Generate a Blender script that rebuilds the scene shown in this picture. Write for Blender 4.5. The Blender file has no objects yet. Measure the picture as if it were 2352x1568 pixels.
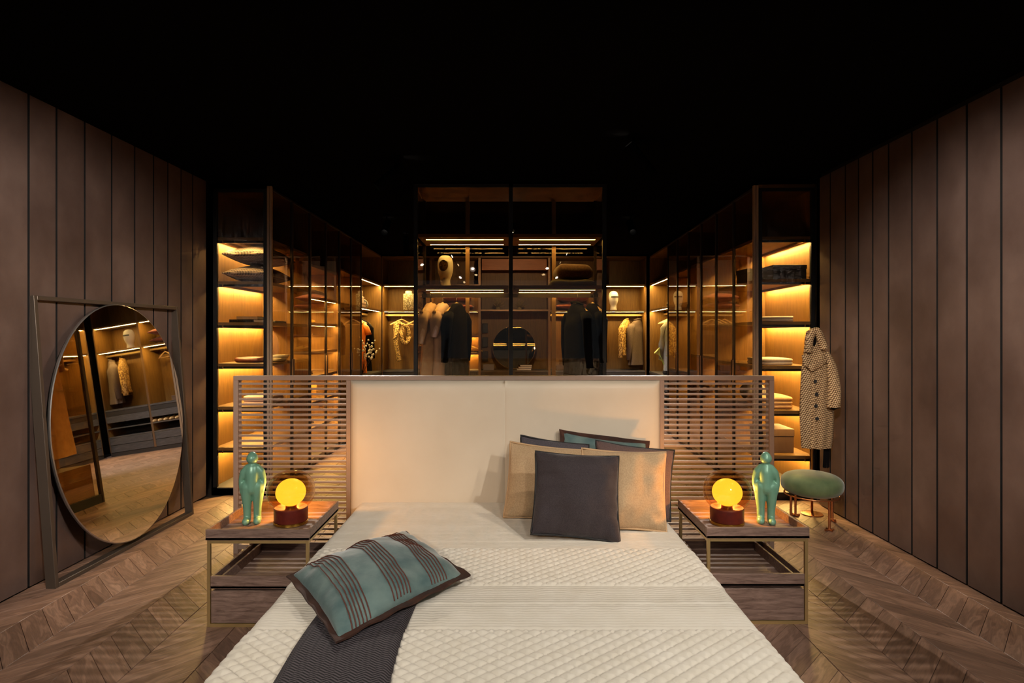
import bpy, bmesh, math, random
from mathutils import Vector, Matrix, noise
R = math.radians
PI = math.pi
random.seed(7)
sc = bpy.context.scene
C = sc.collection

# ------------------------------------------------------------------ camera, world, exposure
F, CX, CY, HC = 1350.0, 1168.0, 767.0, 1.51
cam = bpy.data.cameras.new('camera'); camo = bpy.data.objects.new('camera', cam); C.objects.link(camo)
camo.location = (0, 0, HC); camo.rotation_euler = (R(90), 0, 0)
cam.sensor_width = 36; cam.lens = F / 2352 * 36
cam.shift_x = (1176 - CX) / 2352; cam.shift_y = -(784 - CY) / 2352
cam.clip_start = .05
sc.camera = camo
sc.view_settings.view_transform = 'Standard'; sc.view_settings.look = 'None'
sc.view_settings.gamma = 1; sc.view_settings.use_curve_mapping = False
sc.view_settings.exposure = 0.0
cy = sc.cycles
cy.max_bounces = 6; cy.diffuse_bounces = 2; cy.glossy_bounces = 4; cy.transmission_bounces = 2; cy.use_adaptive_sampling = True; cy.adaptive_threshold = .06; cy.adaptive_min_samples = 14
cy.transparent_max_bounces = 28; cy.sample_clamp_indirect = 4; cy.caustics_reflective = False; cy.caustics_refractive = False
w = bpy.data.worlds.new('world'); sc.world = w; w.use_nodes = True
w.node_tree.nodes['Background'].inputs[0].default_value = (.80, .88, 1.0, 1)
w.node_tree.nodes['Background'].inputs[1].default_value = .09

def P(px, py, Y):
    return Vector(((px - CX) * Y / F, Y, HC - (py - CY) * Y / F))

# ceiling spotlights: (x, y, aim, watts, colour, cone degrees, radius)
WARM = (1, .84, .68); NEUT = (1, .91, .80); DAY = (1, .96, .91); COOL = (.86, .92, 1.0)
SPOTS = [
    ((-.70, -.46), (-.45, 3.0, .4), 70, NEUT, 58, .05),
    ((-1.08, -2.3), (-2.2, 2.8, 0), 400, NEUT, 56, .05),
    ((.75, -.4), (.6, 2.9, .4), 30, DAY, 58, .05),
    ((1.75, 2.0), (.45, 3.8, .6), 85, WARM, 60, .04),
    ((-.9, 1.3), (-2.83, 3.55, 1.45), 330, NEUT, 58, .06),
    ((-.9, 4.7), (-2.83, 4.3, 1.0), 45, WARM, 60, .05),
    ((.9, 1.6), (2.73, 3.3, 1.6), 330, NEUT, 56, .06),
    ((.9, 4.2), (2.55, 4.75, 1.0), 55, WARM, 50, .05),
    ((-1.43, 8.2), (-1.3, 8.4, 0), 150, COOL, 80, .04),
    ((-1.50, 9.5), (-1.2, 10.3, .3), 70, COOL, 60, .04),
    ((1.35, 8.4), (1.4, 9.4, .1), 300, COOL, 84, .04),
    ((-1.45, 7.0), (-1.35, 3.5, .2), 330, NEUT, 42, .02),
    ((1.45, 7.0), (1.4, 3.4, .2), 330, NEUT, 42, .02),
    ((.05, 7.6), (.2, 10.6, 1.7), 90, WARM, 84, .04),  # added lamp, brightens the dressing bay and its wooden panel
    ((1.08, -2.3), (2.0, 2.6, 0), 340, NEUT, 54, .05),  # added lamp, lifts the floor on the stool side
    ((-1.6, .2), (-.5, 3.2, .5), 60, NEUT, 58, .05),
    ((1.9, .7), (.1, 2.8, .4), 165, DAY, 66, .03),
]

# ------------------------------------------------------------------ mesh helpers
class MB:
    def __init__(s): s.v = []; s.f = []; s.uv = None
    def quad(s, a, b, c, d):
        n = len(s.v); s.v += [a, b, c, d]; s.f.append((n, n+1, n+2, n+3)); return s
    def box(s, x0, x1, y0, y1, z0, z1, b=0):
        n = len(s.v)
        s.v += [(x0,y0,z0),(x1,y0,z0),(x1,y1,z0),(x0,y1,z0),(x0,y0,z1),(x1,y0,z1),(x1,y1,z1),(x0,y1,z1)]
        s.f += [(n,n+3,n+2,n+1),(n+4,n+5,n+6,n+7),(n,n+1,n+5,n+4),(n+1,n+2,n+6,n+5),(n+2,n+3,n+7,n+6),(n+3,n,n+4,n+7)]
        return s
    def grid(s, rows, closeu=False, closev=False):
        """rows: list of lists of points"""
        n = len(s.v); nr = len(rows); nc = len(rows[0])
        for r in rows: s.v += [tuple(p) for p in r]
        for i in range(nr if closev else nr - 1):
            for j in range(nc if closeu else nc - 1):
                a = n + i*nc + j; b = n + i*nc + (j+1) % nc
                c = n + ((i+1) % nr)*nc + (j+1) % nc; d = n + ((i+1) % nr)*nc + j
                s.f.append((a, b, c, d))
        return s
    def fan(s, ring, rev=False):
        n = len(s.v); s.v += [tuple(p) for p in ring]
        f = tuple(range(n, n + len(ring))); s.f.append(f[::-1] if rev else f); return s
    def lathe(s, prof, n=24, c=(0,0,0), sx=1, sy=1, cap=True):
        rows = [[(c[0]+sx*r*math.cos(2*PI*j/n), c[1]+sy*r*math.sin(2*PI*j/n), c[2]+z) for j in range(n)] for r, z in prof]
        s.grid(rows, closeu=True)
        if cap:
            s.fan(rows[0], True); s.fan(rows[-1])
        return s
    def tube(s, pts, r, n=8, closed=False, flat=1.0):
        pts = [Vector(p) for p in pts]; m = len(pts); rows = []
        rr = r if isinstance(r, (list, tuple)) else [r]*m
        for i, p in enumerate(pts):
            if closed: t = pts[(i+1) % m] - pts[i-1]
            else: t = pts[min(i+1, m-1)] - pts[max(i-1, 0)]
            t.normalize()
            u = t.cross(Vector((0,0,1)))
            if u.length < .05: u = t.cross(Vector((0,1,0)))
            u.normalize(); v = u.cross(t)
            rows.append([p + u*rr[i]*math.cos(2*PI*k/n) + v*rr[i]*flat*math.sin(2*PI*k/n) for k in range(n)])
        s.grid(rows, closeu=True, closev=closed)
        if not closed: s.fan(rows[0]); s.fan(rows[-1], True)
        return s
    def sphere(s, c, r, n=12, m=8, sc_=(1,1,1)):
        rows = []
        for i in range(m+1):
            a = -PI/2 + PI*i/m; rr = max(math.cos(a), 1e-3)
            rows.append([(c[0]+sc_[0]*r*rr*math.cos(2*PI*j/n), c[1]+sc_[1]*r*rr*math.sin(2*PI*j/n), c[2]+sc_[2]*r*math.sin(a)) for j in range(n)])
        s.grid(rows, closeu=True); return s
    def prism(s, poly, d):
        """poly list of 3d points, extruded by vector d"""
        d = Vector(d); a = [Vector(p) for p in poly]; b = [p + d for p in a]
        s.fan(a, True); s.fan(b); s.grid([a, b], closeu=True); return s
    def xf(s, m):
        s.v = [tuple(m @ Vector(p)) for p in s.v]; return s
    def mesh(s, name, mat, smooth=False):
        me = bpy.data.meshes.new(name); me.from_pydata([tuple(p) for p in s.v], [], s.f)
        if smooth: me.shade_smooth()
        if mat: me.materials.append(mat)
        me.update(); return me
    def build(s, name, mat, parent=None, smooth=False, bevel=0, loc=None, rz=None, autosmooth=None):
        me = s.mesh(name, mat, smooth)
        if smooth or bevel:
            bm = bmesh.new(); bm.from_mesh(me)
            bmesh.ops.remove_doubles(bm, verts=bm.verts, dist=1e-5)
            bmesh.ops.recalc_face_normals(bm, faces=bm.faces)
            if bevel:
                bmesh.ops.bevel(bm, geom=list(bm.edges), offset=bevel, segments=1, affect='EDGES', profile=.5)
            bm.to_mesh(me); bm.free()
            if smooth and autosmooth: me.set_sharp_from_angle(angle=R(autosmooth))
        o = bpy.data.objects.new(name, me); C.objects.link(o)
        if parent: o.parent = parent
        if loc is not None: o.location = loc
        if rz is not None: o.rotation_euler.z = rz
        return o

def tag(o, label, cat, group=None, kind=None):
    o['label'] = label; o['category'] = cat
    if group: o['group'] = group
    if kind: o['kind'] = kind
    return o
def thing(name, label, cat, loc=(0,0,0), rz=0, group=None):
    o = bpy.data.objects.new(name, None); C.objects.link(o); o.empty_display_size = .1
    o.location = loc; o.rotation_euler.z = rz
    return tag(o, label, cat, group)
def struct(o): o['kind'] = 'structure'; return o
def copy_tree(o, parent=None):
    c = o.copy(); C.objects.link(c); c.parent = parent
    for ch in list(o.children): copy_tree(ch, c)
    return c
def dup(o, label, loc, rz=None, group=None):
    c = copy_tree(o); c['label'] = label; c.location = loc
    if rz is not None: c.rotation_euler.z = rz
    if group: c['group'] = group
    return c

# ------------------------------------------------------------------ materials
def nodes(name):
    m = bpy.data.materials.new(name); m.use_nodes = True
    nt = m.node_tree; b = nt.nodes['Principled BSDF']
    return m, nt, b
def rgb(c): return (c[0], c[1], c[2], 1)
def lin(r, g, b):
    f = lambda c: (c/255/12.92 if c/255 <= .04045 else ((c/255+.055)/1.055)**2.4)
    return (f(r), f(g), f(b))
def node(nt, t, **kw):
    n = nt.nodes.new(t)
    for k, v in kw.items():
        if k.startswith('i_'): n.inputs[k[2:].replace('_', ' ')].default_value = v
        else: setattr(n, k, v)
    return n
def ramp(nt, fac, stops):
    r = nt.nodes.new('ShaderNodeValToRGB'); e = r.color_ramp.elements
    while len(e) < len(stops): e.new(.5)
    for i, (p, c) in enumerate(stops): e[i].position = p; e[i].color = rgb(c)
    nt.links.new(fac, r.inputs[0]); return r.outputs[0]
def coords(nt, scale=(1,1,1), kind='Object', rot=(0,0,0)):
    t = nt.nodes.new('ShaderNodeTexCoord'); mp = nt.nodes.new('ShaderNodeMapping')
    mp.inputs['Scale'].default_value = scale; mp.inputs['Rotation'].default_value = rot
    nt.links.new(t.outputs[kind], mp.inputs[0]); return mp.outputs[0]
def bumpn(nt, b, h, strength=.3, dist=.01):
    n = node(nt, 'ShaderNodeBump'); n.inputs['Strength'].default_value = strength; n.inputs['Distance'].default_value = dist
    nt.links.new(h, n.inputs['Height']); nt.links.new(n.outputs[0], b.inputs['Normal'])
def plain(name, col, rough=.5, metal=0, c2=None, scale=6, bump=0, bscale=200, sheen=0, stretch=(1,1,1)):
    m, nt, b = nodes(name)
    b.inputs['Base Color'].default_value = rgb(col); b.inputs['Roughness'].default_value = rough; b.inputs['Metallic'].default_value = metal
    if sheen: b.inputs['Sheen Weight'].default_value = sheen; b.inputs['Sheen Roughness'].default_value = .4
    if c2:
        v = coords(nt, stretch)
        n = node(nt, 'ShaderNodeTexNoise', i_Scale=scale, i_Detail=5.0); nt.links.new(v, n.inputs['Vector'])
        nt.links.new(ramp(nt, n.outputs[0], [(.35, col), (.68, c2)]), b.inputs['Base Color'])
    if bump:
        v = coords(nt, stretch)
        n = node(nt, 'ShaderNodeTexNoise', i_Scale=bscale, i_Detail=3.0); nt.links.new(v, n.inputs['Vector'])
        bumpn(nt, b, n.outputs[0], bump, .004)
    return m
def woodm(name, c1, c2, stretch, rough=.45, scale=4, bump=.1):
    m, nt, b = nodes(name)
    v = coords(nt, stretch)
    n = node(nt, 'ShaderNodeTexNoise', i_Scale=scale, i_Detail=6.0, i_Roughness=.65, i_Distortion=.6); nt.links.new(v, n.inputs['Vector'])
    nt.links.new(ramp(nt, n.outputs[0], [(.3, c1), (.7, c2)]), b.inputs['Base Color'])
    b.inputs['Roughness'].default_value = rough
    bumpn(nt, b, n.outputs[0], bump, .002)
    return m
def emit(name, col, s):
    m, nt, b = nodes(name); b.inputs['Base Color'].default_value = (0,0,0,1)
    b.inputs['Emission Color'].default_value = rgb(col); b.inputs['Emission Strength'].default_value = s
    return m
def pane(name, tint, refl=1.0, ior=1.5, inner=1.0):
    m = bpy.data.materials.new(name); m.use_nodes = True; nt = m.node_tree; nt.nodes.clear()
    o = nt.nodes.new('ShaderNodeOutputMaterial'); mx = nt.nodes.new('ShaderNodeMixShader')
    tr = nt.nodes.new('ShaderNodeBsdfTransparent'); gl = nt.nodes.new('ShaderNodeBsdfGlossy')
    tr.inputs[0].default_value = rgb(tint); gl.inputs['Roughness'].default_value = .0; gl.inputs[0].default_value = (refl, refl, refl, 1)
    fr = nt.nodes.new('ShaderNodeFresnel'); ge = nt.nodes.new('ShaderNodeNewGeometry')
    mr = nt.nodes.new('ShaderNodeMapRange'); mr.inputs[3].default_value = ior; mr.inputs[4].default_value = 1/ior
    nt.links.new(ge.outputs['Backfacing'], mr.inputs[0]); nt.links.new(mr.outputs[0], fr.inputs[0])   # same reflectance from both sides of the thin pane
    m2 = nt.nodes.new('ShaderNodeMapRange'); m2.inputs[3].default_value = 1; m2.inputs[4].default_value = inner
    nt.links.new(ge.outputs['Backfacing'], m2.inputs[0])
    mu = nt.nodes.new('ShaderNodeMath'); mu.operation = 'MULTIPLY'; nt.links.new(fr.outputs[0], mu.inputs[0]); nt.links.new(m2.outputs[0], mu.inputs[1])
    nt.links.new(mu.outputs[0], mx.inputs[0]); nt.links.new(tr.outputs[0], mx.inputs[1]); nt.links.new(gl.outputs[0], mx.inputs[2])
    nt.links.new(mx.outputs[0], o.inputs[0]); return m

M = {}
M['black'] = plain('black_ceiling', (.0035, .0033, .0033), .9)
M['black'].node_tree.nodes['Principled BSDF'].inputs['Specular IOR Level'].default_value = 0
M['blackmetal'] = plain('black_metal', (.008, .007, .006), .45, .3)
M['bronze'] = plain('bronze_metal', lin(150, 118, 88), .38, .75)
M['bronze_dk'] = plain('dark_bronze', lin(58, 46, 38), .42, .6)
M['champagne'] = plain('champagne_metal', lin(172, 146, 120), .4, .15)
M['brass'] = plain('brass', lin(200, 170, 115), .34, .7)
M['copper'] = plain('copper_brass', lin(205, 140, 95), .26, .95)
M['gold'] = plain('gold', lin(205, 160, 70), .25, 1)
M['steel'] = plain('steel', lin(170, 165, 160), .3, .9)
M['groove'] = plain('wall_backing', (.004, .003, .003), .8)
M['oak'] = woodm('wardrobe_oak', lin(104, 72, 30), lin(142, 102, 44), (28, 28, 1.4), .5, 3)
M['oak_x'] = woodm('wardrobe_oak_shelf', lin(100, 70, 32), lin(134, 98, 46), (2, 2, 30), .5, 3)
M['walnut'] = woodm('walnut', lin(92, 70, 60), lin(152, 124, 110), (3, 26, 26), .45, 3, .25)
M['greywood'] = woodm('grey_stained_wood', lin(52, 48, 46), lin(88, 82, 80), (3, 22, 22), .5, 3)
M['cabinet_dark'] = plain('dark_cabinet', lin(48, 42, 38), .5)
M['led'] = emit('led_strip', (1.0, .66, .21), 215)
M['led_end'] = emit('led_strip_end', (1.0, .66, .21), 180)
M['led_soft'] = emit('led_strip_soft', (1.0, .64, .18), 48)
M['spotlens'] = emit('spot_lens', (1, .92, .8), 25)
M['glass'] = pane('bronze_glass', (.91, .84, .72), .95, 1.45)
M['glass_clear'] = pane('smoked_clear_glass', (.96, .93, .89), .85, 1.40)
M['amber'] = pane('amber_glass', (.88, .72, .46), .9, 1.62, 0)
M['amber_thin'] = pane('amber_inner_glass', (.95, .87, .70), .6, 1.4, 0)
M['clear'] = pane('clear_glass', (.9, .88, .84), .9, 1.5)
M['mirror'] = plain('mirror_silver', (.9, .9, .9), .015, 1)
M['mirror_dk'] = plain('smoked_mirror', (.35, .32, .29), .02, 1)
M['white'] = plain('white_ceramic', lin(226, 220, 208), .3)
M['cream'] = plain('cream_leather', lin(214, 199, 176), .5, 0, lin(220, 206, 184), 3, .04, 400)
M['linen'] = plain('cream_quilt', lin(222, 212, 194), .85, 0, lin(228, 219, 203), 8, .15, 900, .2)
M['beige'] = plain('beige_linen', lin(176, 145, 108), .85, 0, lin(196, 166, 128), 160, .3, 700, .2)
M['beige_pipe'] = plain('beige_piping', lin(196, 160, 118), .7)
M['charcoal'] = plain('charcoal_wool', lin(44, 36, 38), .9, 0, lin(66, 56, 58), 260, .25, 700, .3)
M['gray'] = plain('slate_wool', lin(62, 58, 64), .9, 0, lin(92, 84, 88), 260, .25, 700, .3)
M['taupe'] = plain('taupe_wool', lin(84, 64, 60), .9, 0, lin(112, 88, 82), 260, .25, 700, .3)
M['blackpipe'] = plain('black_piping', (.012, .010, .010), .7)
M['teal'] = plain('teal_velvet', lin(72, 98, 98), .8, 0, lin(112, 132, 126), 9, .2, 60, .5)
M['brownvelvet'] = plain('brown_velvet', lin(46, 23, 13), .85, 0, lin(72, 38, 22), 14, .1, 80, .08)
M['cord'] = plain('rust_cord', lin(98, 52, 42), .75)
M['greenvelvet'] = plain('green_velvet', lin(80, 102, 68), .75, 0, lin(112, 130, 88), 7, .1, 90, .6)
M['green'] = plain('green_glaze', lin(118, 166, 140), .33, .15)
M['burgundy'] = plain('burgundy_leather', lin(88, 26, 18), .4, 0, lin(104, 34, 22), 30, .1, 300)
M['lampglow'] = emit('lamp_glow', (1.0, .58, .05), 2.0)
M['hangerwood'] = plain('hanger_wood', lin(205, 165, 110), .45, 0, lin(222, 184, 130), 12)
M['creamcloth'] = plain('cream_cloth', lin(205, 170, 140), .9, 0, lin(220, 188, 160), 20)
M['pinkcloth'] = plain('pale_pink_cloth', lin(205, 175, 165), .9)
M['blackcloth'] = plain('black_cloth', lin(13, 11, 12), .9)
M['navycloth'] = plain('dark_navy_cloth', lin(14, 14, 18), .9)
M['orange'] = plain('orange_silk', lin(214, 112, 26), .5, 0, lin(226, 124, 34), 10)
M['browncloth'] = plain('brown_coat_cloth', lin(88, 72, 62), .95, 0, lin(104, 86, 74), 90)
M['greycloth'] = plain('grey_knit', lin(112, 108, 102), .95, 0, lin(170, 164, 152), 300, .4, 400)
M['redpillow'] = plain('rust_cushion', lin(124, 62, 46), .85, 0, lin(146, 78, 58), 30, .2, 300, .3)
M['pinkbox'] = plain('pink_card', lin(205, 176, 160), .7)
M['greybox'] = plain('grey_card', lin(128, 128, 138), .7)
M['brownbox'] = plain('brown_card', lin(92, 66, 48), .7)
M['whitecloth'] = plain('white_folded_cloth', lin(205, 195, 180), .9, 0, lin(215, 206, 192), 40)
M['tancloth'] = plain('tan_folded_cloth', lin(190, 150, 105), .9, 0, lin(205, 166, 122), 40)
M['brownleather'] = plain('brown_leather', lin(92, 44, 28), .45)
M['towel'] = plain('grey_towel', lin(120, 110, 104), .95, 0, lin(140, 130, 122), 60, .5, 300)
M['shoeyellow'] = plain('ochre_suede', lin(196, 146, 48), .8)
M['shoebrown'] = plain('brown_shoe', lin(86, 52, 30), .3)
M['leaf'] = plain('leaf_green', lin(120, 140, 60), .45)
M['petal'] = plain('white_petal', lin(238, 232, 214), .6)
M['twig'] = plain('twig_brown', lin(96, 70, 44), .8)
M['airplant'] = plain('dried_succulent', lin(150, 128, 86), .7, 0, lin(176, 150, 104), 10)
M['blanket'] = plain('brown_fur_blanket', lin(78, 52, 34), .95, 0, lin(104, 72, 46), 60, .6, 200, .3)
M['olive'] = plain('olive_cushion', lin(88, 78, 48), .95)
M['paper'] = plain('paper', lin(200, 195, 190), .7)

for k_ in ('blackcloth', 'navycloth', 'herring' if 'herring' in M else 'blackcloth'): M[k_].node_tree.nodes['Principled BSDF'].inputs['Specular IOR Level'].default_value = .1
def wallpanel_mat():
    m, nt, b = nodes('oxidised_panel')
    v = coords(nt, (1.0, 1.0, .8), 'Object')
    oi = node(nt, 'ShaderNodeObjectInfo')
    ad = node(nt, 'ShaderNodeVectorMath', operation='ADD'); sc3 = node(nt, 'ShaderNodeVectorMath', operation='SCALE')
    cmb = node(nt, 'ShaderNodeCombineXYZ')
    nt.links.new(oi.outputs['Random'], cmb.inputs[0]); nt.links.new(oi.outputs['Random'], cmb.inputs[2])
    nt.links.new(cmb.outputs[0], sc3.inputs[0]); sc3.inputs['Scale'].default_value = 37
    nt.links.new(v, ad.inputs[0]); nt.links.new(sc3.outputs[0], ad.inputs[1])
    n = node(nt, 'ShaderNodeTexNoise', i_Scale=2.2, i_Detail=6.0, i_Roughness=.6); nt.links.new(ad.outputs[0], n.inputs['Vector'])
    nt.links.new(ramp(nt, n.outputs[0], [(.3, lin(80, 62, 56)), (.55, lin(101, 82, 75)), (.75, lin(118, 98, 90))]), b.inputs['Base Color'])
    n2 = node(nt, 'ShaderNodeTexNoise', i_Scale=60.0, i_Detail=4.0); nt.links.new(ad.outputs[0], n2.inputs['Vector'])
    b.inputs['Roughness'].default_value = .42; b.inputs['Metallic'].default_value = .1
    bumpn(nt, b, n2.outputs[0], .06, .003)
    return m
M['panel'] = wallpanel_mat()

def floor_mat():
    m, nt, b = nodes('chevron_oak')
    uv = node(nt, 'ShaderNodeUVMap'); oi = node(nt, 'ShaderNodeObjectInfo'); ge = node(nt, 'ShaderNodeNewGeometry')
    ad = node(nt, 'ShaderNodeMath', operation='MULTIPLY_ADD'); ad.inputs[1].default_value = 3.7
    nt.links.new(oi.outputs['Random'], ad.inputs[0]); nt.links.new(ge.outputs['Random Per Island'], ad.inputs[2])
    fr = node(nt, 'ShaderNodeMath', operation='FRACT'); nt.links.new(ad.outputs[0], fr.inputs[0])
    rnd = fr.outputs[0]
    mul = node(nt, 'ShaderNodeMath', operation='MULTIPLY'); mul.inputs[1].default_value = 91; nt.links.new(rnd, mul.inputs[0])
    cm = node(nt, 'ShaderNodeCombineXYZ'); nt.links.new(mul.outputs[0], cm.inputs[0]); nt.links.new(mul.outputs[0], cm.inputs[1])
    va = node(nt, 'ShaderNodeVectorMath', operation='ADD'); nt.links.new(uv.outputs[0], va.inputs[0]); nt.links.new(cm.outputs[0], va.inputs[1])
    mp = node(nt, 'ShaderNodeMapping'); mp.inputs['Scale'].default_value = (3.2, 16, 1); nt.links.new(va.outputs[0], mp.inputs[0])
    n = node(nt, 'ShaderNodeTexNoise', i_Scale=1.0, i_Detail=3.0, i_Distortion=.5); nt.links.new(mp.outputs[0], n.inputs['Vector'])
    sn = node(nt, 'ShaderNodeMath', operation='MULTIPLY'); sn.inputs[1].default_value = 36; nt.links.new(n.outputs[0], sn.inputs[0])
    si = node(nt, 'ShaderNodeMath', operation='SINE'); nt.links.new(sn.outputs[0], si.inputs[0])
    mp2 = node(nt, 'ShaderNodeMapping'); mp2.inputs['Scale'].default_value = (14, 240, 1); nt.links.new(va.outputs[0], mp2.inputs[0])
    n2 = node(nt, 'ShaderNodeTexNoise', i_Scale=1.0, i_Detail=3.0); nt.links.new(mp2.outputs[0], n2.inputs['Vector'])
    a = ramp(nt, n.outputs[0], [(.25, lin(122, 92, 76)), (.5, lin(152, 118, 99)), (.75, lin(168, 134, 114))])
    mr = node(nt, 'ShaderNodeMapRange'); mr.inputs[1].default_value = -1; mr.inputs[2].default_value = 1; mr.inputs[3].default_value = .74; mr.inputs[4].default_value = 1.08
    nt.links.new(si.outputs[0], mr.inputs[0])
    mr2 = node(nt, 'ShaderNodeMapRange'); mr2.inputs[1].default_value = .3; mr2.inputs[2].default_value = .7; mr2.inputs[3].default_value = .84; mr2.inputs[4].default_value = 1.1
    nt.links.new(n2.outputs[0], mr2.inputs[0])
    mr3 = node(nt, 'ShaderNodeMapRange'); mr3.inputs[3].default_value = .74; mr3.inputs[4].default_value = 1.14; nt.links.new(rnd, mr3.inputs[0])
    p1 = node(nt, 'ShaderNodeMath', operation='MULTIPLY'); nt.links.new(mr.outputs[0], p1.inputs[0]); nt.links.new(mr2.outputs[0], p1.inputs[1])
    p2 = node(nt, 'ShaderNodeMath', operation='MULTIPLY'); nt.links.new(p1.outputs[0], p2.inputs[0]); nt.links.new(mr3.outputs[0], p2.inputs[1])
    vs = node(nt, 'ShaderNodeVectorMath', operation='SCALE'); nt.links.new(a, vs.inputs[0]); nt.links.new(p2.outputs[0], vs.inputs['Scale'])
    nt.links.new(vs.outputs[0], b.inputs['Base Color'])
    b.inputs['Roughness'].default_value = .42
    bumpn(nt, b, n2.outputs[0], .12, .002)
    return m
M['floor'] = floor_mat()

def voronoi_mat(name, c1, c2, scale, lo=.35, hi=.45, stretch=(1,1,1)):
    m, nt, b = nodes(name)
    v = coords(nt, stretch)
    n = node(nt, 'ShaderNodeTexNoise', i_Scale=scale, i_Detail=1.0); nt.links.new(v, n.inputs['Vector'])
    nt.links.new(ramp(nt, n.outputs[0], [(.47, c1), (.53, c2)]), b.inputs['Base Color'])
    b.inputs['Roughness'].default_value = .85
    return m
M['leopard'] = voronoi_mat('leopard_silk', lin(80, 54, 26), lin(222, 184, 116), 60)
M['blouse'] = voronoi_mat('gold_print_silk', lin(130, 90, 38), lin(220, 176, 98), 70, stretch=(1, 1, .4))

def grid_mat(name, c1, c2, scale, axes=('X', 'Z'), fac=.5, kind='Object', rot=(0,0,0)):
    """woven checks from two crossed wave bands"""
    m, nt, b = nodes(name)
    v = coords(nt, (1,1,1), kind, rot)
    s = node(nt, 'ShaderNodeSeparateXYZ'); nt.links.new(v, s.inputs[0])
    outs = []
    for a in axes:
        q = node(nt, 'ShaderNodeMath', operation='MULTIPLY'); q.inputs[1].default_value = scale; nt.links.new(s.outputs[a], q.inputs[0])
        r_ = node(nt, 'ShaderNodeMath', operation='SINE'); nt.links.new(q.outputs[0], r_.inputs[0]); outs.append(r_.outputs[0])
    mx = node(nt, 'ShaderNodeMath', operation='MAXIMUM'); nt.links.new(outs[0], mx.inputs[0]); nt.links.new(outs[1], mx.inputs[1])
    nt.links.new(ramp(nt, mx.outputs[0], [(.45, c1), (.9, c2)]), b.inputs['Base Color'])
    b.inputs['Roughness'].default_value = .9
    return m
M['check'] = grid_mat('houndstooth_check', lin(60, 48, 44), lin(168, 146, 130), 420, ('X', 'Y'))

def zigzag_mat(name, c1, c2, sx, sz, amp, axes, sharp=.12, rough=.9, nf=1.6):
    """herringbone / tweed: stripes along one axis bent by a triangle wave of the other"""
    m, nt, b = nodes(name)
    v = coords(nt); s = node(nt, 'ShaderNodeSeparateXYZ'); nt.links.new(v, s.inputs[0])
    tri = node(nt, 'ShaderNodeMath', operation='PINGPONG'); tri.inputs[1].default_value = sx; nt.links.new(s.outputs[axes[0]], tri.inputs[0])
    ml = node(nt, 'ShaderNodeMath', operation='MULTIPLY_ADD'); ml.inputs[1].default_value = amp
    nt.links.new(tri.outputs[0], ml.inputs[0]); nt.links.new(s.outputs[axes[1]], ml.inputs[2])
    q = node(nt, 'ShaderNodeMath', operation='MULTIPLY'); q.inputs[1].default_value = 2*PI/sz; nt.links.new(ml.outputs[0], q.inputs[0])
    si = node(nt, 'ShaderNodeMath', operation='SINE'); nt.links.new(q.outputs[0], si.inputs[0])
    nz = node(nt, 'ShaderNodeTexNoise', i_Scale=140.0, i_Detail=2.0); nt.links.new(v, nz.inputs['Vector'])
    ad = node(nt, 'ShaderNodeMath', operation='MULTIPLY_ADD'); ad.inputs[1].default_value = nf
    nt.links.new(nz.outputs[0], ad.inputs[0]); nt.links.new(si.outputs[0], ad.inputs[2])
    mr = node(nt, 'ShaderNodeMapRange'); mr.inputs[1].default_value = -1+nf*.5; mr.inputs[2].default_value = 1+nf*.5; nt.links.new(ad.outputs[0], mr.inputs[0])
    nt.links.new(ramp(nt, mr.outputs[0], [(.5-sharp, c1), (.5+sharp, c2)]), b.inputs['Base Color'])
    b.inputs['Roughness'].default_value = rough
    bumpn(nt, b, mr.outputs[0], .35, .004)
    return m
M['herring'] = zigzag_mat('herringbone_wool', lin(20, 16, 19), lin(84, 76, 80), .026, .0135, .7, ('X', 'Y'), .3, nf=.5)
def tweed_mat():
    m, nt, b = nodes('brown_cream_tweed')
    v = coords(nt); s = node(nt, 'ShaderNodeSeparateXYZ'); nt.links.new(v, s.inputs[0])
    def wave(ax, az, per, ph=0):
        a = node(nt, 'ShaderNodeMath', operation='MULTIPLY'); a.inputs[1].default_value = ax*2*PI/per; nt.links.new(s.outputs['X'], a.inputs[0])
        c = node(nt, 'ShaderNodeMath', operation='MULTIPLY_ADD'); c.inputs[1].default_value = az*2*PI/per; nt.links.new(s.outputs['Z'], c.inputs[0]); nt.links.new(a.outputs[0], c.inputs[2])
        d = node(nt, 'ShaderNodeMath', operation='SINE'); nt.links.new(c.outputs[0], d.inputs[0]); return d.outputs[0]
    w1 = wave(1, .35, .024); w2 = wave(-.55, 1, .021)
    p = node(nt, 'ShaderNodeMath', operation='MULTIPLY'); nt.links.new(w1, p.inputs[0]); nt.links.new(w2, p.inputs[1])
    nz = node(nt, 'ShaderNodeTexNoise', i_Scale=110.0, i_Detail=3.0); nt.links.new(v, nz.inputs['Vector'])
    ad = node(nt, 'ShaderNodeMath', operation='MULTIPLY_ADD'); ad.inputs[1].default_value = 1.5; nt.links.new(nz.outputs[0], ad.inputs[0]); nt.links.new(p.outputs[0], ad.inputs[2])
    mr = node(nt, 'ShaderNodeMapRange'); mr.inputs[1].default_value = -.25; mr.inputs[2].default_value = 1.75; nt.links.new(ad.outputs[0], mr.inputs[0])
    nt.links.new(ramp(nt, mr.outputs[0], [(.30, lin(86, 58, 36)), (.5, lin(150, 116, 78)), (.66, lin(214, 184, 140))]), b.inputs['Base Color'])
    b.inputs['Roughness'].default_value = .95
    bumpn(nt, b, mr.outputs[0], .4, .004)
    return m
M['tweed'] = tweed_mat()

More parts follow.
